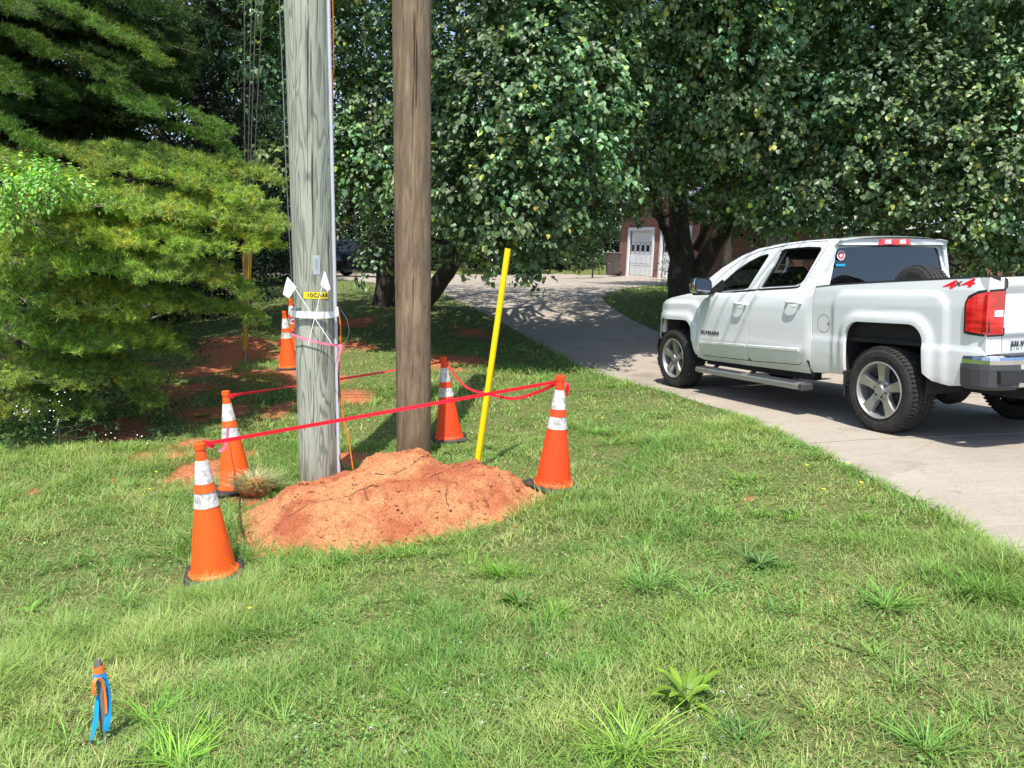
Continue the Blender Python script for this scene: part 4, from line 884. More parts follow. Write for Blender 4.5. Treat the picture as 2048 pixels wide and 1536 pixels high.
b.prism([(-.16,-.028),(-.05,-.028),(-.05,-.05),(.05,-.05),(.05,-.028),(.16,-.028),(.145,.028),(.05,.028),(.05,.05),(-.05,.05),(-.05,.028),(-.145,.028)], lambda y, z: (-1.062, y, 1.185+z), lambda y, z: (-1.04, y, 1.185+z)); b.build('emblem', mat('gold_emblem', (.65,.45,.10), .3, .8), tg)
# rear bumper, swept in plan
def sweep(path, prof, name, m, parent, smooth=True):
    b = MB(); V = []
    for i, (a, l) in enumerate(path):
        p0 = np.array(path[max(i-1, 0)]); p1 = np.array(path[min(i+1, len(path)-1)]); d = (p1-p0)/np.linalg.norm(p1-p0); nn = np.array([d[1], -d[0]])
        for o, u in prof: V.append((a+nn[0]*o, l+nn[1]*o, u))
    k = len(prof); b.add(V, [(k*i+j, k*i+(j+1) % k, k*i+k+(j+1) % k, k*i+k+j) for i in range(len(path)-1) for j in range(k)], smooth); b.add(V[:k], [tuple(range(k))]); b.add(V[-k:], [tuple(range(k))[::-1]]); return b.build(name, m, parent)
half = [(-.85,.965),(-.95,.972),(-1.02,.965),(-1.07,.945),(-1.11,.90),(-1.135,.80),(-1.15,.60),(-1.16,.3)]
path = half+[(a, -l) for a, l in half[::-1]]
path = path[::-1]
# outward normal must point away from the truck
prof_c = [(0,.735),(.018,.74),(.022,.775),(.012,.80),(-.03,.812),(-.05,.80),(-.05,.56),(-.02,.545),(0,.55),(.004,.60),(.002,.70)]
bp = sweep(path[::-1], [(o, u) for o, u in prof_c], 'rear_bumper', 'chrome', truck, False)
for s in (1, -1):
    q = [(a, s*l) for a, l in [(-.845,.968),(-.95,.975),(-1.02,.968),(-1.07,.948),(-1.11,.903),(-1.132,.80),(-1.140,.72)]]; q = q[::-1] if s < 0 else q
    sweep(q, [(.026,.738),(.030,.70),(.024,.62),(.020,.56),(-.01,.53),(-.03,.738)], 'end_cap', 'plastic', bp, False)
    b = MB(); b.prism([(.93,.695),(.66,.695),(.68,.59),(.92,.59)], lambda l, u: (-1.172+.13*max(0, l-.80), s*l, u), lambda l, u: (-1.10, s*l, u)); b.build('corner_step', 'blacktrim', bp)
b = MB(); b.box((-1.10, 0, .813), (.11, 1.66, .018), bev=.006); b.box((-1.165, 0, .66), (.02, .55, .14), bev=.01); b.build('bumper_pad', 'plastic', bp)
# front end
halff = [(4.12,.945),(4.19,.92),(4.26,.84),(4.31,.66),(4.34,.4),(4.35,.0)]; pf = (halff+[(a, -l) for a, l in halff[::-1][1:]])[::-1]
sweep(pf, [(.02,.64),(.03,.55),(.02,.42),(-.03,.34),(-.08,.34),(-.08,.66)], 'front_bumper', 'chrome', truck, True)
b = MB(); b.prism([(-.60,.70),(.60,.70),(.62,1.08),(-.62,1.08)], lambda l, u: (4.25-.10*(u-.7), l, u), lambda l, u: (4.12, l, u)); gr = b.build('grille', 'blacktrim', truck)
b = MB()
for u in (.74,.90,1.06): b.box((4.27-.10*(u-.7), 0, u), (.03, 1.22, .035), bev=.008)
b.build('grille_bar', 'chrome', gr)
sweep(pf, [(.0,.42),(.02,.36),(.0,.25),(-.03,.25),(-.04,.42)], 'air_dam', 'plastic', truck, True)
for s in (1, -1): MB().prism([(.62,.72),(.90,.74),(.905,1.02),(.62,1.07)], lambda l, u: (4.24-.10*(u-.7)-.25*max(0, l-.62), s*l, u), lambda l, u: (4.02, s*l, u)).build('headlight', 'clearlens', truck)
b = MB(); b.box((3.9, 0, .72), (.4, 1.75, .7)); b.build('engine_bay', 'dark', truck)
# underbody
b = MB()
for s in (1, -1): b.box((1.4, s*.42, .50), (5.0, .09, .16)); b.box((2.0, s*.84, .44), (2.0, .10, .12)); b.tube([(-.75, s*.42, .5), (-.3, s*.5, .42), (.5, s*.42, .46)], .03, 6)
b.box((2.0, 0, .48), (2.0, 1.6, .06)); b.tube([(0,-.85,.40),(0,.85,.40)], .045, 12); b.lathe([(.0,-.2),(.10,-.17),(.165,-.05),(.17,.05),(.11,.17),(0,.2)], 18, 'y', (.0, .10, .385)); b.tube([(0,.1,.40),(2,.1,.5)], .04, 8)
b.tube([(WB,-.85,.40),(WB,.85,.40)], .05, 10); b.box((.65, 0, .42), (.6, .8, .2), bev=.04); b.tube([(1.5,-.45,.42),(.7,-.5,.42),(-.2,-.62,.55),(-1.0,-.6,.45)], .035, 8); b.lathe([(.0,-.33),(.31,-.33),(.37,-.12),(.37,.12),(.31,.33),(0,.33)], 20, 'z', (-.72, 0, .62)) if False else None
b.box((-.85, 0, .62), (.4, 1.5, .14)); b.box((-1.1, 0, .50), (.12, .12, .10)); b.box((-.85, 0, .47), (.35, .5, .14), bev=.05)
b.build('chassis', 'dark', truck)
# wheels
def wheel(a, l, s, steer=0):
    mw = Matrix.Translation((a, l, TR_))
    b = MB(); R = TR_; wdt = .275
    y0 = -wdt/2
    pr = [(.262,y0+.02),(.285,y0+.004),(.32,y0-.004),(.36,y0-.002),(.388,y0+.012),(R-.004,y0+.035)]
    pr2 = [(r, -y) for r, y in pr[::-1]]
    b.lathe(pr, 72, 'y'); b.lathe(pr2, 72, 'y')
    # tread: grooves and blocks
    ys = [y0+.035,-.082,-.074,-.032,-.024,.024,.032,.074,.082,-y0-.035]
    for k in range(len(ys)-1):
        rr = R if k % 2 == 0 else R-.010
        b.lathe([(rr, ys[k]), (rr, ys[k+1])], 72, 'y')
        if k < len(ys)-2: b.lathe([(R, ys[k+1]), (R-.010, ys[k+1])] if k % 2 == 0 else [(R-.010, ys[k+1]), (R, ys[k+1])], 72, 'y')
    nb = 60
    for side_ in (-1, 1):
        for k in range(nb):
            t = 2*math.pi*k/nb; c = np.array([(R-.001)*math.cos(t), side_*(wdt/2-.028), (R-.001)*math.sin(t)]); b.box(c, (.007, .046, .024), Matrix.Rotation(-t, 3, 'Y')@Matrix.Rotation(side_*.25, 3, 'Z'), bev=.003)
    for k in range(nb):
        t = 2*math.pi*(k+.5)/nb
        for yy in (-.053, 0, .053): c = np.array([(R+.0005)*math.cos(t), yy, (R+.0005)*math.sin(t)]); b.box(c, (.008, .038, .028), Matrix.Rotation(-t, 3, 'Y')@Matrix.Rotation(.5, 3, 'X'))
    e = empty('wheel', None, None, None); e.parent = truck; e.matrix_local = mw; e.rotation_euler = (0, 0, 0)
    e.matrix_basis = Matrix.Translation((a, l, TR_))@Matrix.Rotation(steer, 4, 'Z')@(Matrix.Rotation(math.pi, 4, 'Z') if s < 0 else Matrix.Identity(4))
    b.build('tyre', 'tyre', e)
    # rim: outer face towards +y
    b = MB(); yo = wdt/2
    b.lathe([(.268,yo-.012),(.272,yo+.002),(.262,yo+.006),(.254,yo-.004),(.246,yo-.03),(.236,yo-.10),(.232,-yo+.02)], 60, 'y')
    b.lathe([(.0,yo-.004),(.046,yo-.004),(.050,yo-.010),(.052,yo-.030),(.085,yo-.034),(.098,yo-.045),(.10,yo-.07)], 40, 'y')
    for k in range(5):
        t0 = 2*math.pi*k/5+math.pi/2+.06
        def TT(r, w_, y):
            return (r*math.cos(t0)-w_*math.sin(t0), y, r*math.sin(t0)+w_*math.cos(t0))
        # cross-sections along the radius: flat machined face with falling sides
        V = []; secs = [(.075,.040,.036,.05),(.13,.034,.022,.05),(.19,.040,.014,.055),(.235,.052,.012,.05),(.256,.060,.012,.03)]
        for r, hw, dy, dp in secs:
            V += [TT(r, -hw-.012, yo-dy-dp), TT(r, -hw, yo-dy), TT(r, hw, yo-dy), TT(r, hw+.012, yo-dy-dp)]
        b.add(V, [(4*i+j, 4*i+j+1, 4*i+5+j, 4*i+4+j) for i in range(len(secs)-1) for j in range(3)], False)
    rim = b.build('rim', 'alloy', e)
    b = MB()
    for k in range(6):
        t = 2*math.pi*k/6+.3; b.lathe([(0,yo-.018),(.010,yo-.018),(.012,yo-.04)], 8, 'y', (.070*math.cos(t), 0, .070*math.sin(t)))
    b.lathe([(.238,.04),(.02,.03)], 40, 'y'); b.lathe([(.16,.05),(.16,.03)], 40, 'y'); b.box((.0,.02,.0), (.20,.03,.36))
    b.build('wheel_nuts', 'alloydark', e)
for a, l, s, stv in ((0, .875, 1, 0), (0, -.875, -1, 0), (WB, .875, 1, .0), (WB, -.875, -1, .0)): wheel(a, l, s, stv)
# loose tyre in the bed
b = MB(); pr = [(.20,-.10),(.22,-.118),(.30,-.122),(.345,-.11),(.372,-.085)]
b.lathe(pr, 48, 'y'); b.lathe([(r, -y) for r, y in pr[::-1]], 48, 'y'); ys = [-.085,-.05,-.042,-.004,.004,.042,.05,.085]
for k in range(len(ys)-1):
    rr = .374 if k % 2 == 0 else .364; b.lathe([(rr, ys[k]), (rr, ys[k+1])], 48, 'y')
for k in range(52):
    t = 2*math.pi*k/52
    for yy in (-.075, .075): b.box((.370*math.cos(t), yy, .370*math.sin(t)), (.014,.04,.024), Matrix.Rotation(-t, 3, 'Y'))
b.lathe([(.20,.10),(.17,.08),(.05,.05)], 40, 'y'); b.lathe([(.20,-.10),(.20,.10)], 40, 'y')
tp = b.build('spare_tyre', 'tyre')
tp.matrix_world = TMW@Matrix.Translation((.36,.20,1.19))@Matrix.Rotation(rad(-12), 4, 'Z')@Matrix.Rotation(rad(8), 4, 'X')
tag(tp, 'loose black tyre standing in the truck bed against the rear window', 'tyre')
# ------------------------------------------------------------------ garage house, facade runs away from the camera on the left side
def uvbox(name, quad, m, parent, th=.2, holes=()):
    """wall: quad=(origin, right unit, up unit, width, height); brick UVs in metres"""
    O, Rt, Up, w_, h_ = quad; V, Fc, B = grid_poly([(0,0),(w_,0),(w_,h_),(0,h_)], holes, 4, 4, cuts=False)
    nrm = np.cross(Rt, Up); b = MB(); P = [O+Rt*x+Up*y for x, y in V]; b.add(P, Fc); 
    b.add([p-nrm*th for p in P], [f[::-1] for f in Fc])
    for i, j in B: b.add([P[i], P[j], P[j]-nrm*th, P[i]-nrm*th], [(0,1,2,3)])
    o = b.build(name, m, parent); me = o.data; uv = me.uv_layers.new(name='UVMap')
    for lp in me.loops:
        c = np.array(me.vertices[lp.vertex_index].co)-O; uv.data[lp.index].uv = (float(c@Rt+abs(c@nrm)), float(c@Up))
    return o
def gz(p): return np.array([p[0], p[1], float(G0(p[0], p[1]))])
H0 = px2g(1237, 549, G0)[:2]; 
H0 = at(1236,549,38.5)[:2]; fd_ = np.array([.30,-.954]); fd_ /= np.linalg.norm(fd_)
base_z = float(at(1258,552,37)[2])-.05
HO = np.array([H0[0], H0[1], base_z]); Fx = np.array([fd_[0], fd_[1], 0]); Uz = np.array([0,0,1.]); Fn = np.cross(Fx, Uz)   # outward normal of the facade
if Fn@(CP-HO) < 0: Fn = -Fn
house = empty('brick_house', HO, 'red brick house with white garage doors half hidden behind the trees', 'house')
Z0 = np.zeros(3)
def hl(v): return v
Hh = 3.6
dW, dH = 2.55, 2.2; d0 = 1.05; d1 = d0+dW+.75; fw = d1+dW+.6
def wallq(O, d, w_, h_): return (O, d, Uz, w_, h_)
holes = [[(d0,.0001),(d0+dW,.0001),(d0+dW,dH),(d0,dH)],[(d1,.0001),(d1+dW,.0001),(d1+dW,dH),(d1,dH)]]
holes = [[(x, y+.02) for x, y in h] for h in holes]
sgn = 1 if np.cross(Fx, Uz)@Fn > 0 else -1
uvbox('wall', (Z0, Fx, Uz, fw, Hh), 'brick', house, .22*sgn, holes)
C1 = Fx*fw; Wx = -Fn*1.0       # front wall runs to the right
wall2_w = 17.0
wins = [[(3.2,.9),(4.3,.9),(4.3,2.2),(3.2,2.2)],[(7.4,.9),(8.6,.9),(8.6,2.2),(7.4,2.2)]]
s2_ = 1 if np.cross(Wx, Uz)@Fx > 0 else -1
uvbox('wall', (C1+Wx*.003, Wx, Uz, wall2_w, 2.75), 'brick', house, .22*s2_, wins)
uvbox('wall', (-Fn*9.0, Fx, Uz, fw, 2.75), 'brick', house, .22); 
for k, (x0) in enumerate((d0, d1)):
    b = MB(); ins = -Fn*.12; nsec = 4
    for j in range(nsec):
        z0 = .02+j*dH/nsec; z1 = z0+dH/nsec-.015; O = Fx*x0+ins
        c = O+Fx*dW/2+Uz*(z0+z1)/2; R = Matrix(((Fx[0], Fn[0], 0), (Fx[1], Fn[1], 0), (0, 0, 1)))
        if j == 2:
            b.box(O+Fx*dW/2+Uz*(z0+.06), (dW, .04, .12), R); b.box(O+Fx*dW/2+Uz*(z1-.06), (dW, .04, .12), R)
            for q_ in range(6): b.box(O+Fx*(.0+q_*(dW)/5)+Uz*(z0+z1)/2, (.16, .04, z1-z0), R)
        else:
            b.box(c, (dW, .04, z1-z0), R)
            for q_ in range(5): b.box(O+Fx*(.26+q_*(dW-.1)/5)+Uz*(z0+z1)/2+Fn*.022, (.38, .012, (z1-z0)*.6), R, bev=.005)
    dd = b.build('garage_door', 'door', house)
    b = MB(); b.box(Fx*(x0+dW/2)+ins*1.15+Uz*(dH*.62), (dW, .01, .5), R); b.build('pane', 'darkglass', dd)
    b = MB()
    for xx in (x0+.0, x0+dW): b.box(Fx*xx+Uz*dH/2+Fn*.012, (.14, .10, dH), R)
    b.box(Fx*(x0+dW/2)+Uz*(dH+.07)+Fn*.014, (dW+.14, .10, .14), R); b.build('door_frame', 'door', house)
for wq in wins:
    O = C1+Wx*wq[0][0]+Uz*wq[0][1]; R2 = Matrix(((Wx[0], Fx[0], 0), (Wx[1], Fx[1], 0), (0, 0, 1))); ww, hh = wq[1][0]-wq[0][0], wq[2][1]-wq[0][1]
    b = MB()
    for xx in (0, ww/2, ww): b.box(O+Wx*xx+Uz*hh/2-Fx*.05, (.07, .08, hh), R2)
    for zz in (0, hh/2, hh): b.box(O+Wx*ww/2+Uz*zz-Fx*.052, (ww, .08, .07), R2)
    f_ = b.build('window', 'door', house); b = MB(); b.box(O+Wx*ww/2+Uz*hh/2-Fx*.09, (ww, .01, hh), R2); b.build('pane', 'darkglass', f_)
# roofs: gable over the garage, long slope over the front wall
b = MB(); r0 = C1+Fx*.5-Fn*-.5+Uz*2.68
e0 = C1+Fx*.55+Fn*.2+Uz*2.70; e1 = e0+Wx*(wall2_w+1); rg0 = e0-Fx*4.2+Uz*2.3; rg1 = rg0+Wx*(wall2_w+1)
b.add([e0, e1, rg1, rg0, e0-Uz*.12, e1-Uz*.12, rg1-Uz*.12, rg0-Uz*.12], [(0,1,2,3),(7,6,5,4),(0,4,5,1),(1,5,6,2),(2,6,7,3),(3,7,4,0)])
g0 = Fn*.4-Fx*.5+Uz*3.62; g1 = Fn*.4+Fx*(fw+.3)+Uz*3.62; h0_ = g0-Fn*4.8+Uz*2.2; h1_ = g1-Fn*4.8+Uz*2.2
b.add([g0, g1, h1_, h0_, g0-Uz*.12, g1-Uz*.12, h1_-Uz*.12, h0_-Uz*.12], [(0,1,2,3),(7,6,5,4),(0,4,5,1),(1,5,6,2),(2,6,7,3),(3,7,4,0)])
b.build('roof', 'shingle', house)
b = MB(); b.box((e0+e1)/2-Uz*.10+Fx*.03, (wall2_w+1.0, .04, .20), R2); b.box((e0+e1)/2-Uz*.16-Fx*.25, (wall2_w+1.0, .5, .02), R2); b.build('fascia', 'door', house)
b = MB(); b.box(C1*.5-Fn*4.7+Uz*1.3-Fx*0, (fw*.9, 8.5, 2.5), R); b.build('inner_walls', 'dark', house)
# wheeled bin
BN = at(1224,551,36.5); bn = empty('wheelie_bin', BN, 'dark brown wheeled rubbish bin beside the garage door', 'bin')
b = MB(); V = []
for z, k in ((.0,.24),(.05,.26),(.55,.29),(.98,.33)):
    for x, y in ((-1,-1),(-.4,-1.12),(.4,-1.12),(1,-1),(1,1),(-1,1)): V.append((x*k, y*k*1.1, z+.03))
b.add(V, [(6*i+j, 6*i+(j+1) % 6, 6*i+6+(j+1) % 6, 6*i+6+j) for i in range(3) for j in range(6)]+[tuple(range(5,-1,-1)), tuple(range(18,24))]); 
b.prism([(.02,.12),(.30,.12),(.34,.5),(.28,.74),(.12,.76),(.02,.6)], lambda x, z: (x, -.39+.02*(1-z), z), lambda x, z: (x, -.2, z)); b.build('body', 'bin', bn)
b = MB(); b.box((0,0,1.05), (.74,.82,.07), bev=.03); b.box((.1,.42,1.02), (.6,.06,.05), bev=.01); b.build('lid', 'bin', bn)
for y in (-.30, .34): MB().lathe([(.0,-.03),(.12,-.03),(.13,0),(.12,.03),(0,.03)], 20, 'y', (.30, y, .13)).build('wheel', 'blacktrim', bn)
# thin post beyond the pad
PB = at(983,552,34); tag(MB().tube([PB-np.array([0,0,.2]), PB+np.array([0,0,1.35])], .035, 8).build('white_post', 'white'), 'thin white post standing in the grass strip beyond the driveway', 'post')
# ------------------------------------------------------------------ dark saloon parked far left
cy = at(672,553,30.5); hd = np.array([.955,-.30]); cmw = Matrix.Identity(4)
for i, (x, y) in enumerate(((hd[0], -hd[1]), (hd[1], hd[0]))): cmw[i][0] = x; cmw[i][1] = y
cmw[0][3], cmw[1][3], cmw[2][3] = float(cy[0]), float(cy[1]), float(cy[2])+.02
sed = empty('parked_car', None, 'dark blue black saloon car parked beyond the lawn, seen between the two poles', 'car', None, cmw)
def cw_(x, z): return float(np.interp(z, [.15,.35,.60,.90,.95,1.2,1.42,1.5], [.83,.88,.90,.87,.84,.70,.60,.5]))-.10*max(0, (x-3.1)/.6)**2-.08*max(0, (-x-.6)/.4)**2
def cpanel(name, outer, holes, m_, par, out=0, th=.02):
    V, Fc, B = grid_poly(outer, holes, .15, .12); b = MB()
    for s in (1, -1): shell(b, [(x, s*(cw_(x, z)+out), z) for x, z in V], [f[::-1] for f in Fc] if s > 0 else Fc, B, (0, -s*th, 0))
    return b.build(name, m_, par)
WN = [(-.35,1.0),(-.30,1.09),(.0,1.24),(.45,1.36),(1.1,1.41),(1.6,1.38),(2.3,1.02)]
co = [(-.85,.32),(-.42,.30),(-.36,.55),(-.18,.68),(0,.71),(.18,.68),(.36,.55),(.42,.22),(2.28,.22),(2.34,.55),(2.52,.68),(2.7,.71),(2.88,.68),(3.06,.55),(3.12,.30),(3.55,.32),(3.60,.62),(3.3,.80),(2.55,.96),(1.75,1.40),(1.1,1.46),(.5,1.42),(-.1,1.24),(-.5,1.06),(-.85,1.02),(-.95,.70)]
cpanel('body_side', co, [WN], 'carpaint', sed); cpanel('window', inset(WN, .02), [], 'darkglass', sed, -.012)
cpanel('window_trim', inset(WN, -.035), [inset(WN, .012)], 'chrome', sed, .008, .01)
b = MB(); top = co[16:]+[co[0]]; top = co[15:26]+[co[0]]
b.grid([[(x, t*(cw_(x, z)-.004), z+.03*(1-t*t)) for t in np.linspace(-1, 1, 9)] for x, z in top]); b.build('body_top', 'carpaint', sed)
for x, y, s in ((0,.80,1),(0,-.80,-1),(2.7,.80,1),(2.7,-.80,-1)):
    e = empty('wheel', None, None, None); e.parent = sed; e.matrix_basis = Matrix.Translation((x, y, .325))@(Matrix.Identity(4) if s > 0 else Matrix.Rotation(math.pi, 4, 'Z'))
    MB().lathe([(.22,.10),(.29,.11),(.325,.08),(.325,-.08),(.29,-.11),(.2,-.1)], 32, 'y').build('tyre', 'tyre', e)
    b = MB(); b.lathe([(.225,.10),(.21,.09),(.20,-.05)], 28, 'y'); b.lathe([(0,.10),(.05,.10),(.06,.07)], 16, 'y')
    for k in range(5):
        t = 2*math.pi*k/5; b.box((.12*math.cos(t), .085, .12*math.sin(t)), (.20,.03,.06), Matrix.Rotation(-t, 3, 'Y'))
    b.build('rim', 'alloy', e)
b = MB(); b.box((1.3,0,.30), (3.9,1.5,.18)); b.build('floor_pan', 'dark', sed)
for s in (1,-1): MB().box((-.86, s*.62, .84), (.14,.36,.14), bev=.03).build('tail_light', 'redlens', sed)
# ------------------------------------------------------------------ foliage
def leaves_mesh(P, N_, D, size, colr, aspect=.8, fold=.25):
    """one folded six-point leaf per point. P centre, N_ normal, D tip direction, size length"""
    n = len(P); D = D-(D*N_).sum(1)[:, None]*N_; D /= np.linalg.norm(D, axis=1)[:, None]+1e-9; Sd = np.cross(N_, D)
    s = size[:, None]; wv = s*aspect/2
    pts = [P-D*s*.45, P+D*s*.55, P-D*s*.28+Sd*wv*.95+N_*wv*fold, P+D*s*.12+Sd*wv*.80+N_*wv*fold, P-D*s*.28-Sd*wv*.95+N_*wv*fold, P+D*s*.12-Sd*wv*.80+N_*wv*fold]
    V = np.stack(pts, 1).reshape(-1, 3); o = (np.arange(n)*6)[:, None]
    f = np.concatenate([o+np.array([[0,2,3,1]]), o+np.array([[0,1,5,4]])]); c = np.repeat(colr, 6, 0)
    return V, f, c
def unit(v): return v/(np.linalg.norm(v, axis=-1, keepdims=True)+1e-9)
def crown(lobes, per_area, size, base, var, asp, clus=10, seed=0, droop=.5, yellow=0.):
    """lobes: (centre, rx, ry, rz). returns arrays of leaves in drooping sprigs over each lobe"""
    r = np.random.default_rng(seed); Ps, Ns, Ds, Ss, Cs = [], [], [], [], []
    for (c, rx, ry, rz, dens) in lobes:
        lt = r.uniform(.72, 1.35)*np.array([r.uniform(.85, 1.25), 1., r.uniform(.85, 1.1)])
        area = 4*math.pi*((rx*ry)**1.6/3+(rx*rz)**1.6/3+(ry*rz)**1.6/3)**(1/1.6); ncl = max(3, int(area*per_area*dens/clus))
        d = unit(r.normal(size=(ncl, 3))); rr = np.where(r.random(ncl) < .78, r.uniform(.82, 1.10, ncl), r.uniform(.35, .82, ncl))
        d[:, 2] = np.where((d[:, 2] < -.35) & (r.random(ncl) < .6), -d[:, 2], d[:, 2])
        nz = 1+.34*(fbm(d[:, 0]*2.1+c[0]*3+9, d[:, 2]*2.1+d[:, 1]*1.7+c[1], 3, 41)-.5)*2
        cc = c+d*(rr*nz)[:, None]*np.array([rx, ry, rz]); out = unit(d*np.array([1/rx, 1/ry, 1/rz]))
        ax = unit(out*.8+np.array([0, 0, -droop])+r.normal(size=(ncl, 3))*.35); L_ = size*r.uniform(2.2, 4.6, ncl)
        k = r.integers(max(3, clus-5), clus+6, ncl); idx = np.repeat(np.arange(ncl), k); m_ = len(idx)
        t = r.uniform(-.5, .6, m_); off = r.normal(size=(m_, 3)); off = off-(off*ax[idx]).sum(1)[:, None]*ax[idx]; off = unit(off)*(size*r.uniform(.4, 1.25, m_))[:, None]
        P = cc[idx]+ax[idx]*(t*L_[idx])[:, None]+off
        N_ = unit(out[idx]*.55+np.array([-.06, -.20, .50])+off/size*.25+r.normal(size=(m_, 3))*.36)
        D = unit(ax[idx]*.6+np.array([0, 0, -.75])+off/size*.6+r.normal(size=(m_, 3))*.25)
        cj = r.normal(size=(ncl, 1))[idx]; lj = r.normal(size=(m_, 1))
        C = base*(1+var*.5*cj+var*.5*lj)*(1+r.normal(size=(m_, 3))*.06)
        C = C*lt
        if yellow > 0:
            y = (r.random(m_) < yellow)[:, None]; C = np.where(y, C*np.array([2.6, 1.9, .9])+np.array([.02, .01, 0]), C)
        Ps.append(P); Ns.append(N_); Ds.append(D); Ss.append(size*r.uniform(.65, 1.2, m_)); Cs.append(C)
    return leaves_mesh(np.concatenate(Ps), np.concatenate(Ns), np.concatenate(Ds), np.concatenate(Ss), np.clip(np.concatenate(Cs), .002, 1), asp)
def limb(b, p0, p1, r0, r1, seg=6, wob=.06, rr=random, n=8):
    p0 = np.asarray(p0, float); p1 = np.asarray(p1, float); L_ = np.linalg.norm(p1-p0); pts = []
    for k in range(seg+1):
        t = k/seg; p = p0+(p1-p0)*t+np.array([rr.uniform(-1, 1), rr.uniform(-1, 1), rr.uniform(-.5, .5)])*L_*wob*math.sin(math.pi*t)+np.array([0, 0, .12*L_*math.sin(math.pi*t)])*.5; pts.append(p)
    b.tube(pts, [r0+(r1-r0)*k/seg for k in range(seg+1)], n, caps=False)
    return pts
def tree(name, label, cat, base, stems, lobes, leafsize, basec, var=.35, asp=.85, dens=220, leafm='pear', clus=10, seed=0, group=None, droop=.5, tr=.25, yellow=.05, barkm='bark'):
    """stems: list of polylines (world) with radii"""
    base = np.asarray(base, float); e = empty(name, base, label, cat, group)
    b = MB(); ends = []
    for pts, r0, r1 in stems:
        P = curve([np.asarray(p, float)-base for p in pts], 4); n = len(P)
        b.tube([p+np.array([random.uniform(-1, 1), random.uniform(-1, 1), 0])*r0*.12 for p in P], [r0+(r1-r0)*i/(n-1) for i in range(n)], 12, caps=False); ends += P[n//3:]
    b.build('trunk', barkm, e)
    b = MB()
    for (c, rx, ry, rz, dn) in lobes:
        c2 = np.asarray(c, float)-base; s = min(ends, key=lambda q: np.linalg.norm(q-c2)+.6*max(0, q[2]-c2[2]))
        pts = limb(b, s, c2, (.03+tr*.12*min(1.5, np.linalg.norm(c2-s)/4)) if tr > .1 else .005, .014 if tr > .1 else .003, 7, .05)
        for _ in range(5):
            d = unit(rng.normal(size=3)); q = c2+d*np.array([rx, ry, rz])*.9; limb(b, pts[random.randint(3, 6)], q, .014 if tr > .1 else .003, .004 if tr > .1 else .001, 4, .08, n=5)
    b.build('branches', barkm, e)
    V, f, c = crown([(np.asarray(l[0], float)-base, *l[1:]) for l in lobes], dens, leafsize, np.array(basec), var, asp, clus, seed, droop, yellow)
    o = np_mesh('crown', V, [f], leafm, e, c); return e
def lb(px, py, Z, r, ry=None, rz=None, dn=1.): return (at(px, py, Z), r, ry or r, rz or r*.85, dn)
PEAR = (.108, .185, .082)
# left pear tree (trunks behind the brown pole) : crown reaches from x 430 to 1300 in the photograph
bA = at(762,614,19)
stA = [([bA-np.array([0,0,.3]), bA+np.array([.1,0,1.2]), at(745,480,19), at(720,300,18.5), at(700,100,18)], .26, .07),
       ([at(800,612,19.2)-np.array([0,0,.3]), at(805,560,19), at(850,440,18.5), at(900,250,18), at(940,0,17.5)], .20, .06),
       ([at(835,605,18.6)-np.array([0,0,.1]), at(885,558,18.2), at(915,500,17.8), at(935,420,17.2), at(1020,300,16.5), at(1080,100,16)], .24, .06)]
LA = [lb(*p) for p in [(470,60,14,1.0),(560,150,13.2,.8),(560,330,13.4,.55),(480,10,15,1.2),(600,40,13,1.0),(720,60,13,1.15),(700,200,13.2,.9),(730,330,13,1.0),(705,385,13.6,.7),(770,400,13.2,.8),(768,505,13.2,.36),(745,540,13,.26),(800,250,13.3,1.1),
    (900,60,12.3,1.25),(905,220,12.2,1.15),(900,360,12.3,1.05),(895,445,12.6,.75),(1010,90,11.7,1.25),(1000,250,11.6,1.2),(985,390,11.7,1.05),(1020,480,11.9,.66),(1000,525,12.1,.36),(1060,530,12.2,.34),(960,505,12.3,.40),(1100,60,11.6,1.2),
    (1110,190,11.5,1.2),(1095,330,11.6,1.15),(1085,440,11.9,.85),(1120,490,12.4,.45),(1175,455,13,.5),(1180,505,13,.22),(1150,130,12.2,1.2),(560,-120,14,1.6),(760,-150,12.5,1.8),(980,-170,11.2,1.8),(1150,-150,11.5,1.7)]]
LA += [lb(px, py, Z, r, None, None, .085) for px, py, Z, r in [(620,-100,17,2.8),(850,0,17,3.0),(1080,50,16.5,3.0),(760,250,17.5,2.4),(1000,250,16.5,2.4),(850,-330,16,3.2),(1050,-420,13.5,3.0),(700,-500,14.5,3.0),(900,-620,13,3.0),(1150,-600,14,3.0),(560,120,18,2.4),(900,350,19,2.2),(1100,330,19,2.0)]]
tree('pear_tree', 'large leafy pear tree with leaning trunks rising behind the brown pole', 'tree', bA, stA, LA, .095, PEAR, .42, .86, 150, 'pear', 10, 3, 'pear trees lining the driveway')
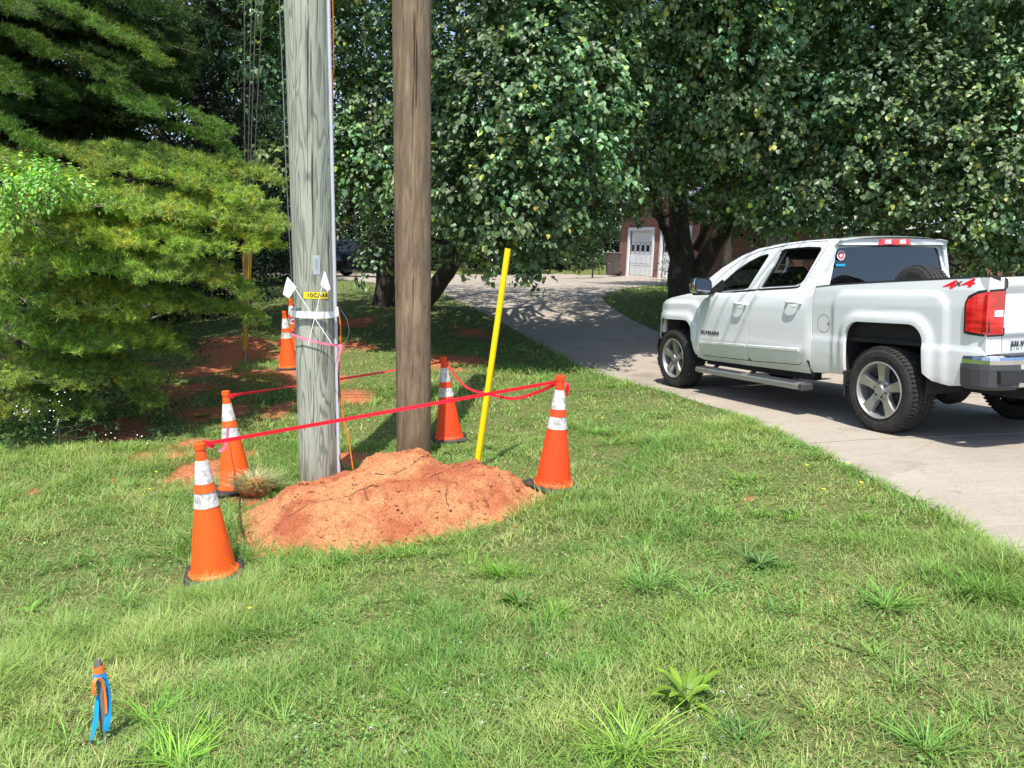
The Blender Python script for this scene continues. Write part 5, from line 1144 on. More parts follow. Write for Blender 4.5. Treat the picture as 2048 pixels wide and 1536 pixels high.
# right pear tree, forked dark trunk left of the truck
bB = at(1372,602,20)
stB = [([bB-np.array([0,0,.3]), at(1365,540,20), at(1355,440,19.8), at(1350,250,19), at(1360,0,18)], .42, .10),
       ([bB+np.array([.25,0,0]), at(1395,550,20), at(1440,470,19.5), at(1500,350,18.5), at(1560,150,17.5)], .33, .07),
       ([at(1350,520,20), at(1335,470,19.6), at(1322,440,19.4), at(1300,330,18.6), at(1260,150,17.6)], .14, .05),
       ([at(1390,500,20.2), at(1410,460,20), at(1425,430,19.8), at(1470,280,19)], .12, .04)]
LB = [lb(*p) for p in [(1215,60,12.5,1.2),(1210,200,12.6,1.15),(1195,330,13,1.0),(1180,400,13.4,.7),(1240,375,14,.6),(1290,80,13,1.2),(1300,220,13.2,1.15),(1270,310,13.8,.85),(1330,350,14.5,.65),(1262,425,15,.28),(1388,432,17.5,.36),(1300,415,17,.3),(1480,430,16,.5),(1545,445,15,.42),(1440,435,17,.4),(1500,460,19,.4),(1580,430,15,.5),(1385,90,13,1.2),(1390,220,13.4,1.1),(1390,320,14,.9),
    (1410,375,14.5,.6),(1460,330,14,.9),(1480,80,12.8,1.2),(1490,210,13,1.1),(1470,400,14.5,.5),(1560,300,13.6,.9),(1530,385,14,.55),(1300,-130,12,1.8),(1460,-130,12,1.8),(1420,150,15,1.5),(1400,-330,13,1.9),(1330,-380,14,1.9),(1480,-380,14,1.9),(1400,330,17,1.0)]]
LB += [lb(px, py, Z, r, None, None, .085) for px, py, Z, r in [(1250,50,17,2.8),(1400,100,17.5,3.0),(1500,150,17,2.6),(1350,-250,16,3.2),(1500,-350,15,3.2),(1350,-550,13.5,3.0),(1330,230,20,2.0),(1450,250,20,2.0),(1500,300,22,2.4)]]
tree('pear_tree', 'pear tree with a dark forked trunk standing just left of the truck hood', 'tree', bB, stB, LB, .092, PEAR, .42, .86, 150, 'pear', 10, 4, 'pear trees lining the driveway', tr=.4)
# third pear tree behind the truck
bC = at(1790,590,19)
stC = [([bC-np.array([0,0,.3]), at(1780,500,19), at(1770,350,18.5), at(1760,100,17.5)], .30, .08), ([at(1780,480,19), at(1850,350,18), at(1930,150,17)], .18, .05), ([at(1775,470,19), at(1690,340,18), at(1620,150,17)], .17, .05)]
LC = [lb(*p) for p in [(1580,90,13.5,1.2),(1600,220,13.2,1.1),(1580,400,13.6,.75),(1640,380,13.4,.85),(1600,455,13.8,.42),(1690,80,13,1.25),(1700,230,12.8,1.2),(1700,360,13,1.0),(1680,450,13.4,.55),(1740,455,13.5,.5),(1800,70,12.8,1.25),(1800,200,12.6,1.2),(1810,330,12.8,1.1),(1790,420,13,.8),
    (1900,80,12.6,1.25),(1910,220,12.5,1.2),(1920,350,12.6,1.1),(1900,450,12.8,.75),(1940,500,13,.55),(1975,525,13.5,.4),(2045,535,13.5,.45),(1930,545,15,.4),(2110,520,13.5,.6),(1870,500,13.2,.35),(1990,430,12.6,.8),(2010,80,12.6,1.25),(2020,220,12.5,1.2),(2030,340,12.5,1.15),(2050,450,12.8,.9),(2010,510,13,.4),(2120,150,12.8,1.6),(2140,350,13,1.5),(1620,-130,12.2,1.8),(1800,-140,12,1.8),(1980,-140,12,1.8),(2180,-50,13,2)]]
LC += [lb(px, py, Z, r, None, None, .085) for px, py, Z, r in [(1650,100,17,3.0),(1800,150,17,3.0),(1950,150,16.5,3.0),(2120,150,17,3.0),(1700,-300,15,3.2),(1900,-350,15,3.2),(1750,380,18,2.0),(1950,380,18,2.0),(2100,300,19,2.5),(1620,350,19,2.2),(1820,-600,13,3)]]
tree('pear_tree', 'pear tree whose leaves hang over the cab and bed of the truck', 'tree', bC, stC, LC, .092, PEAR, .42, .86, 150, 'pear', 10, 5, 'pear trees lining the driveway')
# ------------------------------------------------------------------ pine on the left
def needles(P, A, length, nper, wid, colr, spread, r):
    """tufts: P centres, A axis; nper needles fan out round the axis"""
    m_ = len(P); idx = np.repeat(np.arange(m_), nper); k = len(idx)
    d = unit(A[idx]*r.uniform(.25, 1.0, k)[:, None]+unit(r.normal(size=(k, 3)))*spread); base = P[idx]-A[idx]*(length[idx]*r.uniform(0, 1.2, k))[:, None]
    sd = unit(np.cross(d, r.normal(size=(k, 3)))); L_ = (length[idx]*r.uniform(.7, 1.15, k))[:, None]; wd = wid[idx][:, None] if isinstance(wid, np.ndarray) else wid
    V = np.stack([base-sd*wd, base+sd*wd, base+d*L_+sd*wd*.3, base+d*L_-sd*wd*.3], 1).reshape(-1, 3)
    f = np.arange(k*4).reshape(-1, 4); c = np.repeat(colr[idx]*(1+r.normal(size=(k, 1))*.15), 4, 0)
    return V, f, c
def pine(name, label, base, trunk, sprays, basec, seed, group=None, nlen=.056, wid=.0034, nper=18, cat='tree', twigr=1.):
    r = np.random.default_rng(seed); base = np.asarray(base, float); e = empty(name, base, label, cat, group)
    b = MB(); P = curve([np.asarray(p, float)-base for p in trunk[0]], 5); n = len(P); b.tube(P, [trunk[1]+(trunk[2]-trunk[1])*i/(n-1) for i in range(n)], 12, caps=False); b.build('trunk', 'bark', e)
    tw_ = MB(); TP, TA, TL_, TC = [], [], [], []
    for (root, tip, spread_, dens, tint) in sprays:
        tint = tint*r.uniform(.75, 1.2)*np.array([r.uniform(.88, 1.15), 1., r.uniform(.8, 1.2)])
        root = np.asarray(root, float)-base; tip = np.asarray(tip, float)-base; ax = tip-root; L_ = np.linalg.norm(ax); ax /= L_
        side = unit(np.cross(ax, np.array([0, 0, 1.]))); up = np.cross(side, ax); up = up if up[2] > 0 else -up
        nseg = 8; main = []
        for k in range(nseg+1):
            t = k/nseg; main.append(root+ax*L_*t+np.array([0, 0, 1.])*(.10*L_*math.sin(math.pi*t*.9))+side*r.normal()*.02*L_)
        tw_.tube(main, [(.0055*L_+.003)*(1-.85*k/nseg)*twigr for k in range(nseg+1)], 6, caps=False)
        ntw = int(19*dens*L_)+8
        for i in range(ntw):
            t = r.uniform(.40, 1.0); q = t*nseg; k0 = min(int(q), nseg-1); p0 = main[k0]+(main[k0+1]-main[k0])*(q-k0)
            sgn_ = r.choice([-1, 1]); reach = spread_*(.35+.65*math.sin(math.pi*min(1, (1.05-t)*1.15+.15)))*r.uniform(.5, 1.1)
            d = unit(side*sgn_*r.uniform(.6, 1)+ax*r.uniform(.3, .9)+up*r.uniform(-.05, .35)+np.array([0, 0, -.10])); p1 = p0+d*reach+np.array([0,0,-.10*reach])
            if reach > .12: tw_.tube([p0, (p0+p1)/2+up*.03*reach, p1], [.0032*twigr, .0026*twigr, .0014], 4, caps=False)
            m_ = max(4, int(reach/.024)); ts = r.uniform(.15, 1.05, m_); pp = p0+(p1-p0)*ts[:, None]+r.normal(size=(m_, 3))*.022; pp[:, 2] += .012
            aa = unit(d+r.normal(size=(m_, 3))*.45+np.array([0, 0, .35]))
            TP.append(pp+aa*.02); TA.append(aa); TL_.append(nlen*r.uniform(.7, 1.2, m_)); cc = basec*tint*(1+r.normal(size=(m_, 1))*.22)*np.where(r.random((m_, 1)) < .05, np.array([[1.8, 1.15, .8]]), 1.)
            TC.append(cc)
    tw_.build('branches', 'twig', e)
    V, f, c = needles(np.concatenate(TP), np.concatenate(TA), np.concatenate(TL_), nper, wid, np.clip(np.concatenate(TC), .003, 1), .62, r)
    np_mesh('needles', V, [f], 'needle', e, np.clip(c, .002, 1)); return e
PB = at(40,800,11.5); PB = np.array([PB[0]-.2, PB[1], float(G0(PB[0], PB[1]))])
def sp(x0, y0, Z0_, x1, y1, Z1_, s, d=1., tint=1.): return (at(x0, y0, Z0_), at(x1, y1, Z1_), s, d, tint)
PINE = np.array([.245, .345, .068])
SPR = [ # upper isolated fans, deep shade painted in by their dark tint
 sp(-150,40,11,250,110,8.6,0.22,1.,np.array([.38,.50,.45])),sp(-150,60,11,60,60,8.2,0.29,1.,np.array([.38,.50,.45])),sp(100,70,11.5,320,150,9.0,0.21,1.,np.array([.38,.50,.45])),sp(50,140,11,250,200,8.8,0.21,1.,np.array([.38,.50,.45])),sp(-100,150,11,60,215,8.6,0.21,1.,np.array([.38,.50,.45])),sp(-100,120,11,120,140,8.5,0.21,1.,np.array([.38,.50,.45])),
 sp(130,240,11.5,430,285,9.0,0.22,1.,np.array([.38,.50,.45])),sp(150,230,11,300,250,8.5,0.21,1.,np.array([.38,.50,.45])),sp(250,290,11.5,470,330,9.2,0.18,1.,np.array([.38,.50,.45])),sp(-100,280,11,90,330,8.4,0.18,1.,np.array([.38,.50,.45])),
 # middle fans
 sp(0,350,11,230,375,8.3,.30),sp(80,345,11,330,360,8.6,.28),sp(150,345,11,440,370,8.8,.28),sp(220,365,11.2,545,385,9.0,.30),sp(120,380,11,400,400,8.4,.48),sp(250,400,11,575,480,8.9,.44),sp(200,400,11,500,425,8.5,.45),
 sp(-100,340,10.5,100,420,7.8,.5),sp(-50,400,10.5,200,440,7.9,.5),sp(50,420,10.5,330,460,8.0,.5),sp(150,430,10.8,450,470,8.3,.48),sp(-100,430,10.5,90,500,7.6,.5),sp(0,460,10.5,260,520,7.8,.5),sp(100,470,10.5,400,520,8.0,.5),
 sp(200,470,10.8,520,515,8.6,.42),sp(260,500,11,500,470,8.7,.4),sp(-100,500,10.5,60,560,7.6,.48),sp(0,530,10.5,190,570,7.7,.48),sp(120,530,10.5,330,580,7.9,.46),sp(220,540,10.8,450,590,8.5,.40),sp(330,560,11,505,610,9.0,.30),
 # shaded lower skirts
 sp(-120,560,10.5,60,640,7.8,.48),sp(0,590,10.5,170,650,7.9,.46),sp(100,600,10.5,290,650,8.1,.44),sp(220,610,10.8,400,640,8.7,.36),sp(300,640,10.8,515,655,9.2,.22),sp(-100,640,10.5,50,720,7.9,.46),sp(0,660,10.5,170,720,8.0,.44),
 sp(120,670,10.6,290,705,8.4,.40),sp(210,680,10.8,350,720,8.8,.32),sp(-100,720,10.5,60,790,8.0,.44),sp(20,730,10.5,170,790,8.2,.40),sp(130,740,10.6,270,780,8.5,.36),sp(200,760,10.8,315,830,8.8,.26),sp(-100,790,10.4,30,850,8.1,.36),sp(60,790,10.5,160,850,8.4,.3)]
for k in range(14):   # far side of the tree, mostly out of the frame
    a_ = rng.uniform(-700, -260); SPR.append((PB+np.array([0, 0, rng.uniform(.8, 6)]), PB+np.array([rng.uniform(-3, -1.2), rng.uniform(-1.5, 1.5), rng.uniform(.6, 5.5)]), .55, .7, .8))
for k in range(64):   # inner boughs between the lit layers, shade put into their dark tint
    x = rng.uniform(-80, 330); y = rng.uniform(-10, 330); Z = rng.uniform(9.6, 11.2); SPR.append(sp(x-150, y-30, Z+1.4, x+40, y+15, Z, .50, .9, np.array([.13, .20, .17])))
for k in range(13):   # unseen overhead boughs, set back to throw shade on those below
    x = rng.uniform(-500, 380); y = rng.uniform(-620, -220); Z = rng.uniform(10.5, 12.5); SPR.append(sp(x-120, y-20, Z+1.4, x+60, y+30, Z, .60, .8, .75))
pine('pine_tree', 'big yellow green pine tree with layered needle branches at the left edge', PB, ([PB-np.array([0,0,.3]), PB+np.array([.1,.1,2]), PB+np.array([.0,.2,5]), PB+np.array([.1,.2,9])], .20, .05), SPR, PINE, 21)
# a broadleaf vine climbing into the pine
VB = at(60,700,8.9); vl = [lb(*p) for p in [(90,355,7.3,.16),(140,375,7.2,.18),(60,390,7.2,.22),(110,400,7.1,.18),(20,395,7.2,.20),(175,405,7.2,.10),(30,440,7.2,.16),(205,400,7.2,.08),(5,470,7.3,.14),(60,345,7.4,.12),(110,335,7.6,.10)]]
tree('vine', 'bright green broadleaf vine climbing over the left pine branches', 'plant', VB, [([VB, at(60,560,8.6), at(80,420,8)], .012, .006)], vl, .052, (.15,.33,.06), .3, .55, 420, 'leaf', 6, 31, None, .2, .02)
# second tree behind the pine, shaded interior painted as near-black leaves
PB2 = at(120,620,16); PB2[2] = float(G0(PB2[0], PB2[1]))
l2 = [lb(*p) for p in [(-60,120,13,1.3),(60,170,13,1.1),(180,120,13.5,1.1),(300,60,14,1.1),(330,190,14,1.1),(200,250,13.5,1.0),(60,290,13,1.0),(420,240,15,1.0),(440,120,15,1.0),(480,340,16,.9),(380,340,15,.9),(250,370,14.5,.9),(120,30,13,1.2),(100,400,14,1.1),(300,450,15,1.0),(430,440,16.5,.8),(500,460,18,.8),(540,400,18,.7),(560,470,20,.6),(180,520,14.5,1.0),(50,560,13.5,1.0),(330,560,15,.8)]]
l2 += [lb(px, py, Z, r, None, None, .5) for px, py, Z, r in [(-100,-250,10.5,1.8),(100,-260,11,1.9),(300,-240,12,1.8),(450,-200,13,1.6),(0,-520,9.5,2),(250,-540,10.5,2.2),(430,-480,12,1.9)]]  # unseen canopy lobes added overhead to shade the dark zone
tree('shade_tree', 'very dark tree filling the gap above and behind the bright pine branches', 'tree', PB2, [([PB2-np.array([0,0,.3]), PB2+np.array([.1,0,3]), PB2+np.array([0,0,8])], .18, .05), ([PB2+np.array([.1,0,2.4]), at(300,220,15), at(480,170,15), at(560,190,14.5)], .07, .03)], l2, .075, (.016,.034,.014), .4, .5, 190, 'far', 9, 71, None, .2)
# woods behind, shade painted into the leaf colour: each its own tree
FAR_SHADE = (.012, .026, .010)  # leaf colour darkened to stand for shade from nearer trees
spots = [(-250,17,9),(40,16,9),(230,19,9),(400,22,10),(500,27,10),(330,28,10),(560,36,11),(160,30,11),(700,46,11),(800,44,11),(900,47,12),(1000,42,10),(1100,46,11),(1180,50,12),(1250,56,13),(1010,52,13),(850,54,13),(560,45,13),(430,40,12),(1450,52,12),(1600,50,12),(1750,52,12),(1900,50,12),(2050,48,12),(2200,45,12),(60,42,12),(-100,30,11),(-300,40,12)]
near_ = [(1345,26,9),(1450,27.5,9),(1540,27.5,9),(1660,27,9),(1780,26.5,9),(1900,25.5,9),(2040,25,9),(2180,24,9)]  # trees added to close sky gaps and shade the house wall
for i, (px, Z, hh) in enumerate(spots+near_):
    hh = hh*1.45; g = at(px, 560, Z); g[2] = float(G0(g[0], g[1])); R_ = random.Random(i)
    L_ = []
    for k in range(11):
        z = hh*(.12+.8*k/10); rr = (1.9 if Z > 35 else 1.35)*(1.15-.06*k)*R_.uniform(.8, 1.2); o_ = np.array([R_.uniform(-1, 1)*1.4, R_.uniform(-1, 1)*1.2, z]); L_.append((g+o_, rr, rr, rr*.85, 1.))
    isn = i >= len(spots)
    if isn: L_ = [(c_, a_, b__, d_, .9) for (c_, a_, b__, d_, e_) in L_ if c_[2]-g[2] > (3.6 if px > 1400 else 4.6)]+[(g+np.array([R_.uniform(-2.2, 2.2), R_.uniform(-1, 1), R_.uniform(5, 9.5)]), 1.5, 1.5, 1.3, .9) for _ in range(5)]
    for k in range(0 if isn else 4): o_ = np.array([R_.uniform(-1, 1)*1.8, R_.uniform(-1.2, .4), R_.uniform(.3, 1.6)]); L_.append((g+o_, 1.1, 1.1, .9, 1.))
    kind = i % 3; c3 = (np.array(FAR_SHADE)*(1, 1.35, .8)[kind]); 
    lab = [f'dark background tree {w_}' for w_ in ('beyond the pine','beyond the lawn')][0]
    tree('background_tree', 'dark tree added between the pear trees and the brick house for shade' if isn else 'dark tree among the woods that close the view behind the yard', 'tree', g, [([g-np.array([0,0,.3]), g+np.array([.1,0,hh*.5]), g+np.array([0,0,hh*.9])], .16, .05)], L_, .20 if Z > 35 else .13, tuple(c3), .4, .6, 34 if Z > 35 else 70, 'far', 8, 100+i, 'added dark trees in front of the brick house' if isn else 'dark trees of the woods behind the yard', .2, .25, 0)
# shrub by the bin, low dark bush by the forked trunk, undergrowth at the pine foot
sh = at(1185,552,35); tree('shrub', 'bushy green shrub at the edge of the concrete pad beside the bin', 'shrub', sh, [([sh-np.array([0,0,.1]), sh+np.array([0,0,.5])], .04, .02)], [(sh+np.array([dx,dy,dz]), r_, r_, r_*.8, 1.) for dx,dy,dz,r_ in ((-.9,0,.5,.55),(-.2,-.2,.7,.6),(.3,.1,.5,.45),(-.5,0,1.1,.5),(0,.2,1.25,.4),(-1.3,.1,.9,.4))], .08, (.05,.11,.03), .4, .6, 140, 'leaf', 8, 61)
sh = at(1335,575,24); tree('shrub', 'small dark bush at the foot of the forked tree trunk', 'shrub', sh, [([sh-np.array([0,0,.1]), sh+np.array([0,0,.5])], .03, .02)], [(sh+np.array([dx,dy,dz]), r_, r_, r_*.8, 1.) for dx,dy,dz,r_ in ((0,0,.45,.45),(.4,0,.4,.4),(.1,0,.85,.35))], .05, (.02,.05,.018), .4, .6, 200, 'leaf', 8, 62)
sh = at(2010,560,15); tree('shrub', 'yellow green shrub seen over the truck bed at the right edge', 'shrub', sh, [([sh-np.array([0,0,.6]), sh+np.array([0,0,.3])], .03, .02)], [(sh+np.array([dx,dy,dz]), r_, r_, r_*.8, 1.) for dx,dy,dz,r_ in ((0,0,-.1,.35),(-.5,0,-.2,.4),(.5,0,-.1,.4),(1,0,0,.4))], .05, (.10,.13,.03), .4, .6, 200, 'leaf', 8, 63)
ub = [lb(*p) for p in [(30,800,8.7,.30),(110,830,8.6,.28),(190,850,8.5,.26),(60,870,8.3,.22),(250,850,8.7,.24),(300,800,9.3,.26),(330,870,8.7,.16),(-60,840,8.5,.35),(150,790,9,.3),(380,690,11,.3),(330,700,10.5,.28),(240,780,9.2,.3)]]
UB = at(120,880,8.3); tree('undergrowth', 'low dark green bramble undergrowth at the foot of the pine', 'shrub', UB, [([UB-np.array([0,0,.1]), UB+np.array([0,0,.2])], .01, .006)], ub, .045, (.035,.085,.02), .4, .6, 330, 'leaf', 7, 64, None, .1, .02)
# fleabane-like white flowers in front of it
b = MB(); fr = random.Random(5)
def bloom(p, r_, up=(0,-.5,1)):
    n = Vector(up).normalized(); q = Vector((0,0,1)).rotation_difference(n); pts = [p+np.array((q@Vector((r_*math.cos(t), r_*math.sin(t), 0)))[:]) for t in np.linspace(0, 2*math.pi, 8, endpoint=False)]
    b.add([p+np.array(n)*r_*.3]+pts, [(0, i+1, (i+1) % 8+1) for i in range(8)])
for cx, cy, nn, sx, sy in ((50,825,12,28,22),(100,845,12,26,25),(110,800,6,24,14),(215,875,4,24,14),(285,880,3,20,8)):
    for _ in range(nn): bloom(at(fr.gauss(cx, sx*.5), fr.gauss(cy, sy*.5), 8.0+fr.uniform(-.15, .15)), fr.uniform(.004, .008), (fr.uniform(-.4,.4), -.6, .8))
tag(b.build('white_flowers', 'petal'), 'scatter of tiny white wildflowers in the undergrowth at the pine foot', 'flowers', kind='stuff')
# ------------------------------------------------------------------ lawn
def sample_wedge(n, z0, z1, r, spread=.74, pw=1.0):
    u = r.random(n); y = (z0**pw+(z1**pw-z0**pw)*u)**(1/pw); x = (r.random(n)*2-1)*(spread*y+1.7); return x, y
MB_D = np.array(MOUND)
def lawn_mask(x, y, r, edge=.02):
    d = polydist(x, y, DRIVE); inn = inpoly(x, y, DRIVE); dmn = polydist(x, y, MOUND); im = inpoly(x, y, MOUND)
    keep = (~inn | (d < .035)) & (~im | ((dmn < .10) & (r.random(len(x)) < .35))); k = dirtmask(x, y); keep &= r.random(len(x)) > k*1.02
    return keep, d, dmn
def blades(x, y, z, h, wd, ang, lean, curl, colr):
    n = len(x); dx, dy = np.cos(ang), np.sin(ang); px_, py_ = -dy, dx; B = np.c_[x, y, z]
    def pt(t, wfrac):
        off = (lean*t+curl*t*t)*h; hh = h*(t-.28*curl*t*t); c = B+np.c_[dx*off, dy*off, np.maximum(hh, 0)]; s = np.c_[px_*wd*wfrac/2, py_*wd*wfrac/2, np.zeros(n)]; return c-s, c+s
    a0, a1 = pt(0, .8); b0, b1 = pt(.5, 1.); c0, c1 = pt(1., .12)
    V = np.stack([a0, a1, b0, b1, c0, c1], 1).reshape(-1, 3); o = (np.arange(n)*6)[:, None]
    f = np.concatenate([o+np.array([[0,1,3,2]]), o+np.array([[2,3,5,4]])]); return V, f, np.repeat(colr, 6, 0)
CONES = [tuple(SB[:2])]+[tuple(at(*p)[:2]) for p in ((429,1152,5.1),(474,980,6.95),(899,880,8.35),(1106,974,6.2))]
r = np.random.default_rng(99); VS, FS, CS = [], [], []; cnt = 0
def addm(V, f, c):
    global cnt
    VS.append(V); FS.append(f+cnt); CS.append(c); cnt += len(V)
def gcol(x, y, r, n):
    a = fbm(x*.9, y*.9, 4, 201); b_ = fbm(x*3.1+5, y*3.1, 3, 202)
    g1 = np.array([.21,.31,.072]); g2 = np.array([.38,.41,.155]); g3 = np.array([.12,.235,.045])
    t = np.clip((a-.35)*2.6, 0, 1)[:, None]; c = g3*(1-t)+g1*t; u = np.clip((b_-.45)*2.4, 0, 1)[:, None]*.7; c = c*(1-u)+g2*u
    return c*(1+r.normal(size=(n, 1))*.22)*(1+r.normal(size=(n, 3))*.05)
for n, z0, z1, wd, hs in ((250000, 1.7, 4.4, .0030, 1.), (190000, 4.4, 8.2, .0042, 1.), (105000, 8.2, 15, .008, 1.05), (75000, 15, 42, .020, 1.2)):
    x, y = sample_wedge(n, z0, z1, r, .74, 1.7); keep, d, dmn = lawn_mask(x, y, r)
    tuf = fbm(x*1.3, y*1.3, 4, 301); fine = fbm(x*6, y*6, 3, 302); keep &= r.random(n) < np.clip(.35+1.5*(fine-.30)+.5*(tuf-.4), .12, 1)
    x, y, tuf, fine, d, dmn = x[keep], y[keep], tuf[keep], fine[keep], d[keep], dmn[keep]; n = len(x)
    h = (.026+.065*np.clip((tuf-.42)*3, 0, 1)+.030*np.clip((fine-.45)*3, 0, 1))*r.uniform(.5, 1.25, n)*hs
    h *= 1+.35*np.exp(-(d/.22)**2)*(fine > .45)+.5*np.exp(-(dmn/.28)**2)*(fine > .5)
    lft = sstep(-.2, -2.2, x)*sstep(9, 4, y); h *= 1+.55*lft
    for cx_, cy_ in CONES: h *= .25+.75*sstep(.16, .34, np.hypot(x-cx_, y-cy_))
    c = gcol(x, y, r, n); dry = r.random(n) < .10+.20*np.clip((.46-tuf)*4, 0, 1); c[dry] = np.array([.50,.41,.22])*r.uniform(.6, 1.25, (dry.sum(), 1))
    lean = r.uniform(.1, .9, n); curl = r.uniform(.1, 1.1, n); lean[dry] = r.uniform(1.2, 3, dry.sum()); h[dry] *= .55
    addm(*blades(x, y, G(x, y)+np.where(dmn < .12, .0, 0)-.003, h, wd*r.uniform(.7, 1.5, n), r.uniform(0, 2*math.pi, n), lean, curl, c))
# low broad weeds and clover between the blades
for n, z0, z1, sz in ((70000, 1.7, 4.6, .012), (48000, 4.6, 9, .017), (16000, 9, 16, .03)):
    x, y = sample_wedge(n, z0, z1, r, .74, 1.7); keep, d, dmn = lawn_mask(x, y, r); patch = fbm(x*1.6+40, y*1.6, 4, 401); keep &= r.random(n) < np.clip((patch-.42)*4.5, .05, 1) ; keep &= dmn > .02
    x, y = x[keep], y[keep]; n = len(x); P = np.c_[x, y, G(x, y)+r.uniform(.008, .030, n)]
    N_ = unit(np.c_[r.normal(size=n)*.35, r.normal(size=n)*.35, np.ones(n)]); D = unit(r.normal(size=(n, 3))*np.array([1,1,.2]))
    c = np.array([.15,.29,.07])*(1+r.normal(size=(n, 1))*.25)
    V, f, cc = leaves_mesh(P, N_, D, sz*r.uniform(.7, 1.5, n), c, .75, .15); addm(V, f, cc)
# fine grass clumps, thicker tufts
def clump(px, py, n, rad_, h, wd, c, lean=(.2,1.2), rr=r, xy=None):
    g = xy if xy is not None else px2g(px, py, G); a = rr.uniform(0, 2*math.pi, n); q = np.abs(rr.normal(size=n))*rad_*.35; x = g[0]+np.cos(a)*q; y = g[1]+np.sin(a)*q
    hh = h*rr.uniform(.45, 1.15, n); ang = a+rr.normal(size=n)*1.0; cc = np.array(c)*(1+rr.normal(size=(n, 1))*.28)
    return blades(x, y, G(x, y)-.004, hh, wd*rr.uniform(.7, 1.3, n), ang, rr.uniform(*lean, n), rr.uniform(.3, 1.2, n), cc)
for k in range(150):
    y_ = 1.9+9*r.random()**1.3; x_ = (r.random()*2-1)*.72*y_
    if inpoly(np.array(x_), np.array(y_), DRIVE) or inpoly(np.array(x_), np.array(y_), MOUND) or dirtmask(np.array([x_]), np.array([y_]))[0] > .4: continue
    addm(*clump(0, 0, int(r.uniform(20, 60)), r.uniform(.05, .16), r.uniform(.05, .12), .004 if y_ < 5 else .006, [(.14,.28,.04),(.19,.32,.07),(.10,.22,.045)][k % 3], xy=(x_, y_)))
for k in range(42):  # longer grass along the front edge of the soil heap and along the drive
    t = k/70; m0 = MOUND[1+int(t*7)]; m1 = MOUND[2+int(t*7)]; f_ = t*7-int(t*7); p_ = m0+(m1-m0)*f_+np.array([0, -.05])+r.normal(size=2)*.09
    if min(math.hypot(p_[0]-q[0], p_[1]-q[1]) for q in CONES) < .3: continue
    addm(*clump(0, 0, int(r.uniform(12, 60)), .18, r.uniform(.05, .12), .0045, (.14,.29,.05), xy=p_))
for k in range(110):
    t = k/110*8; i = int(t); p_ = drv_left[i]+(drv_left[i+1]-drv_left[i])*(t-i)+np.array([-.03, -.03]); addm(*clump(0, 0, 18, .08, r.uniform(.03, .085), .005, [(.16,.31,.05),(.11,.25,.045)][k % 2], (.3, 1.6), xy=p_))
o = np_mesh('grass', np.concatenate(VS), [np.concatenate(FS)], 'grass', None, np.clip(np.concatenate(CS), .004, 1)); tag(o, 'patchy mown grass and clover covering the roadside lawn', 'grass', kind='stuff')
# individual weeds that stand out of the lawn
def weed(px, py, label, kind, n, L_, wd, c, sd, grp):
    if kind == 'rosette': c = tuple(np.array(c)*np.array([1.25,1.12,.85]))
    rr = np.random.default_rng(sd); g = px2g(px, py, G); base = np.array([g[0], g[1], float(G(g[0], g[1]))])
    if kind == 'rosette':
        b = MB(); cols = []
        for k in range(n):
            a = 2*math.pi*k/n+rr.normal()*.35; el = rr.uniform(.25, 1.1); d = np.array([math.cos(a), math.sin(a), 0]); s = np.array([-math.sin(a), math.cos(a), 0]); ln = L_*rr.uniform(.6, 1.1); cj = np.array(c)*rr.uniform(.7, 1.3)
            rows = []
            for j, (t, wf) in enumerate(((0,.12),(.2,.3),(.45,.85),(.7,1.),(.88,.65),(1.,.04))):
                ctr = d*ln*(t*math.cos(el)+.18*t*t)+np.array([0,0,1])*ln*(t*math.sin(el)-.42*t*t*math.sin(el)*1.1+.02); hw = wd*wf/2; up = np.array([0,0,1])*hw*.45
                rows.append([ctr-s*hw+up, ctr, ctr+s*hw+up])
            b.grid(rows); cols += [cj]*18
        me_o = b.build('weed_plant', 'leaf'); me = me_o.data; a_ = me.color_attributes.new('col', 'FLOAT_COLOR', 'POINT'); c4 = np.c_[np.clip(np.array(cols), 0, 1), np.ones(len(cols))].astype(np.float32); a_.data.foreach_set('color', c4.ravel())
        me_o.location = v3(base); return tag(me_o, label, 'weed', grp)
    V, f, cc = clump(0, 0, n, L_*.95, L_, wd, c, (.1, 1.7), rr, xy=(g[0], g[1])); o = np_mesh('grass_tuft', V-base, [f], 'grass', None, np.clip(cc, .004, 1)); o.location = v3(base); return tag(o, label, 'grass tuft', grp)
weed(1372,1405,'largest broad leaved weed, bright green rosette low in the right foreground','rosette',18,.20,.030,(.13,.24,.035),1,'broad leaved weeds in the lawn')
weed(1040,1212,'dark glossy weed rosette in the lawn below the right cone','rosette',20,.13,.026,(.055,.14,.028),2,'broad leaved weeds in the lawn')
weed(1520,1132,'flat blue green weed rosette in the lawn midway to the drive','rosette',18,.14,.022,(.075,.16,.06),3,'broad leaved weeds in the lawn')
weed(1460,975,'small upright bright weed between the right cone and the drive','rosette',9,.10,.014,(.11,.25,.03),4,'broad leaved weeds in the lawn')
weed(1575,1030,'small dark leafy weed in the lawn near the drive edge','rosette',24,.07,.018,(.018,.055,.018),5,'broad leaved weeds in the lawn')
weed(60,1230,'pale weed with wide leaves at the left edge of the lawn','rosette',14,.12,.026,(.10,.22,.04),6,'broad leaved weeds in the lawn')
weed(410,835,'yellowish weed growing left of the second orange cone','rosette',14,.13,.025,(.14,.20,.03),7,'broad leaved weeds in the lawn')
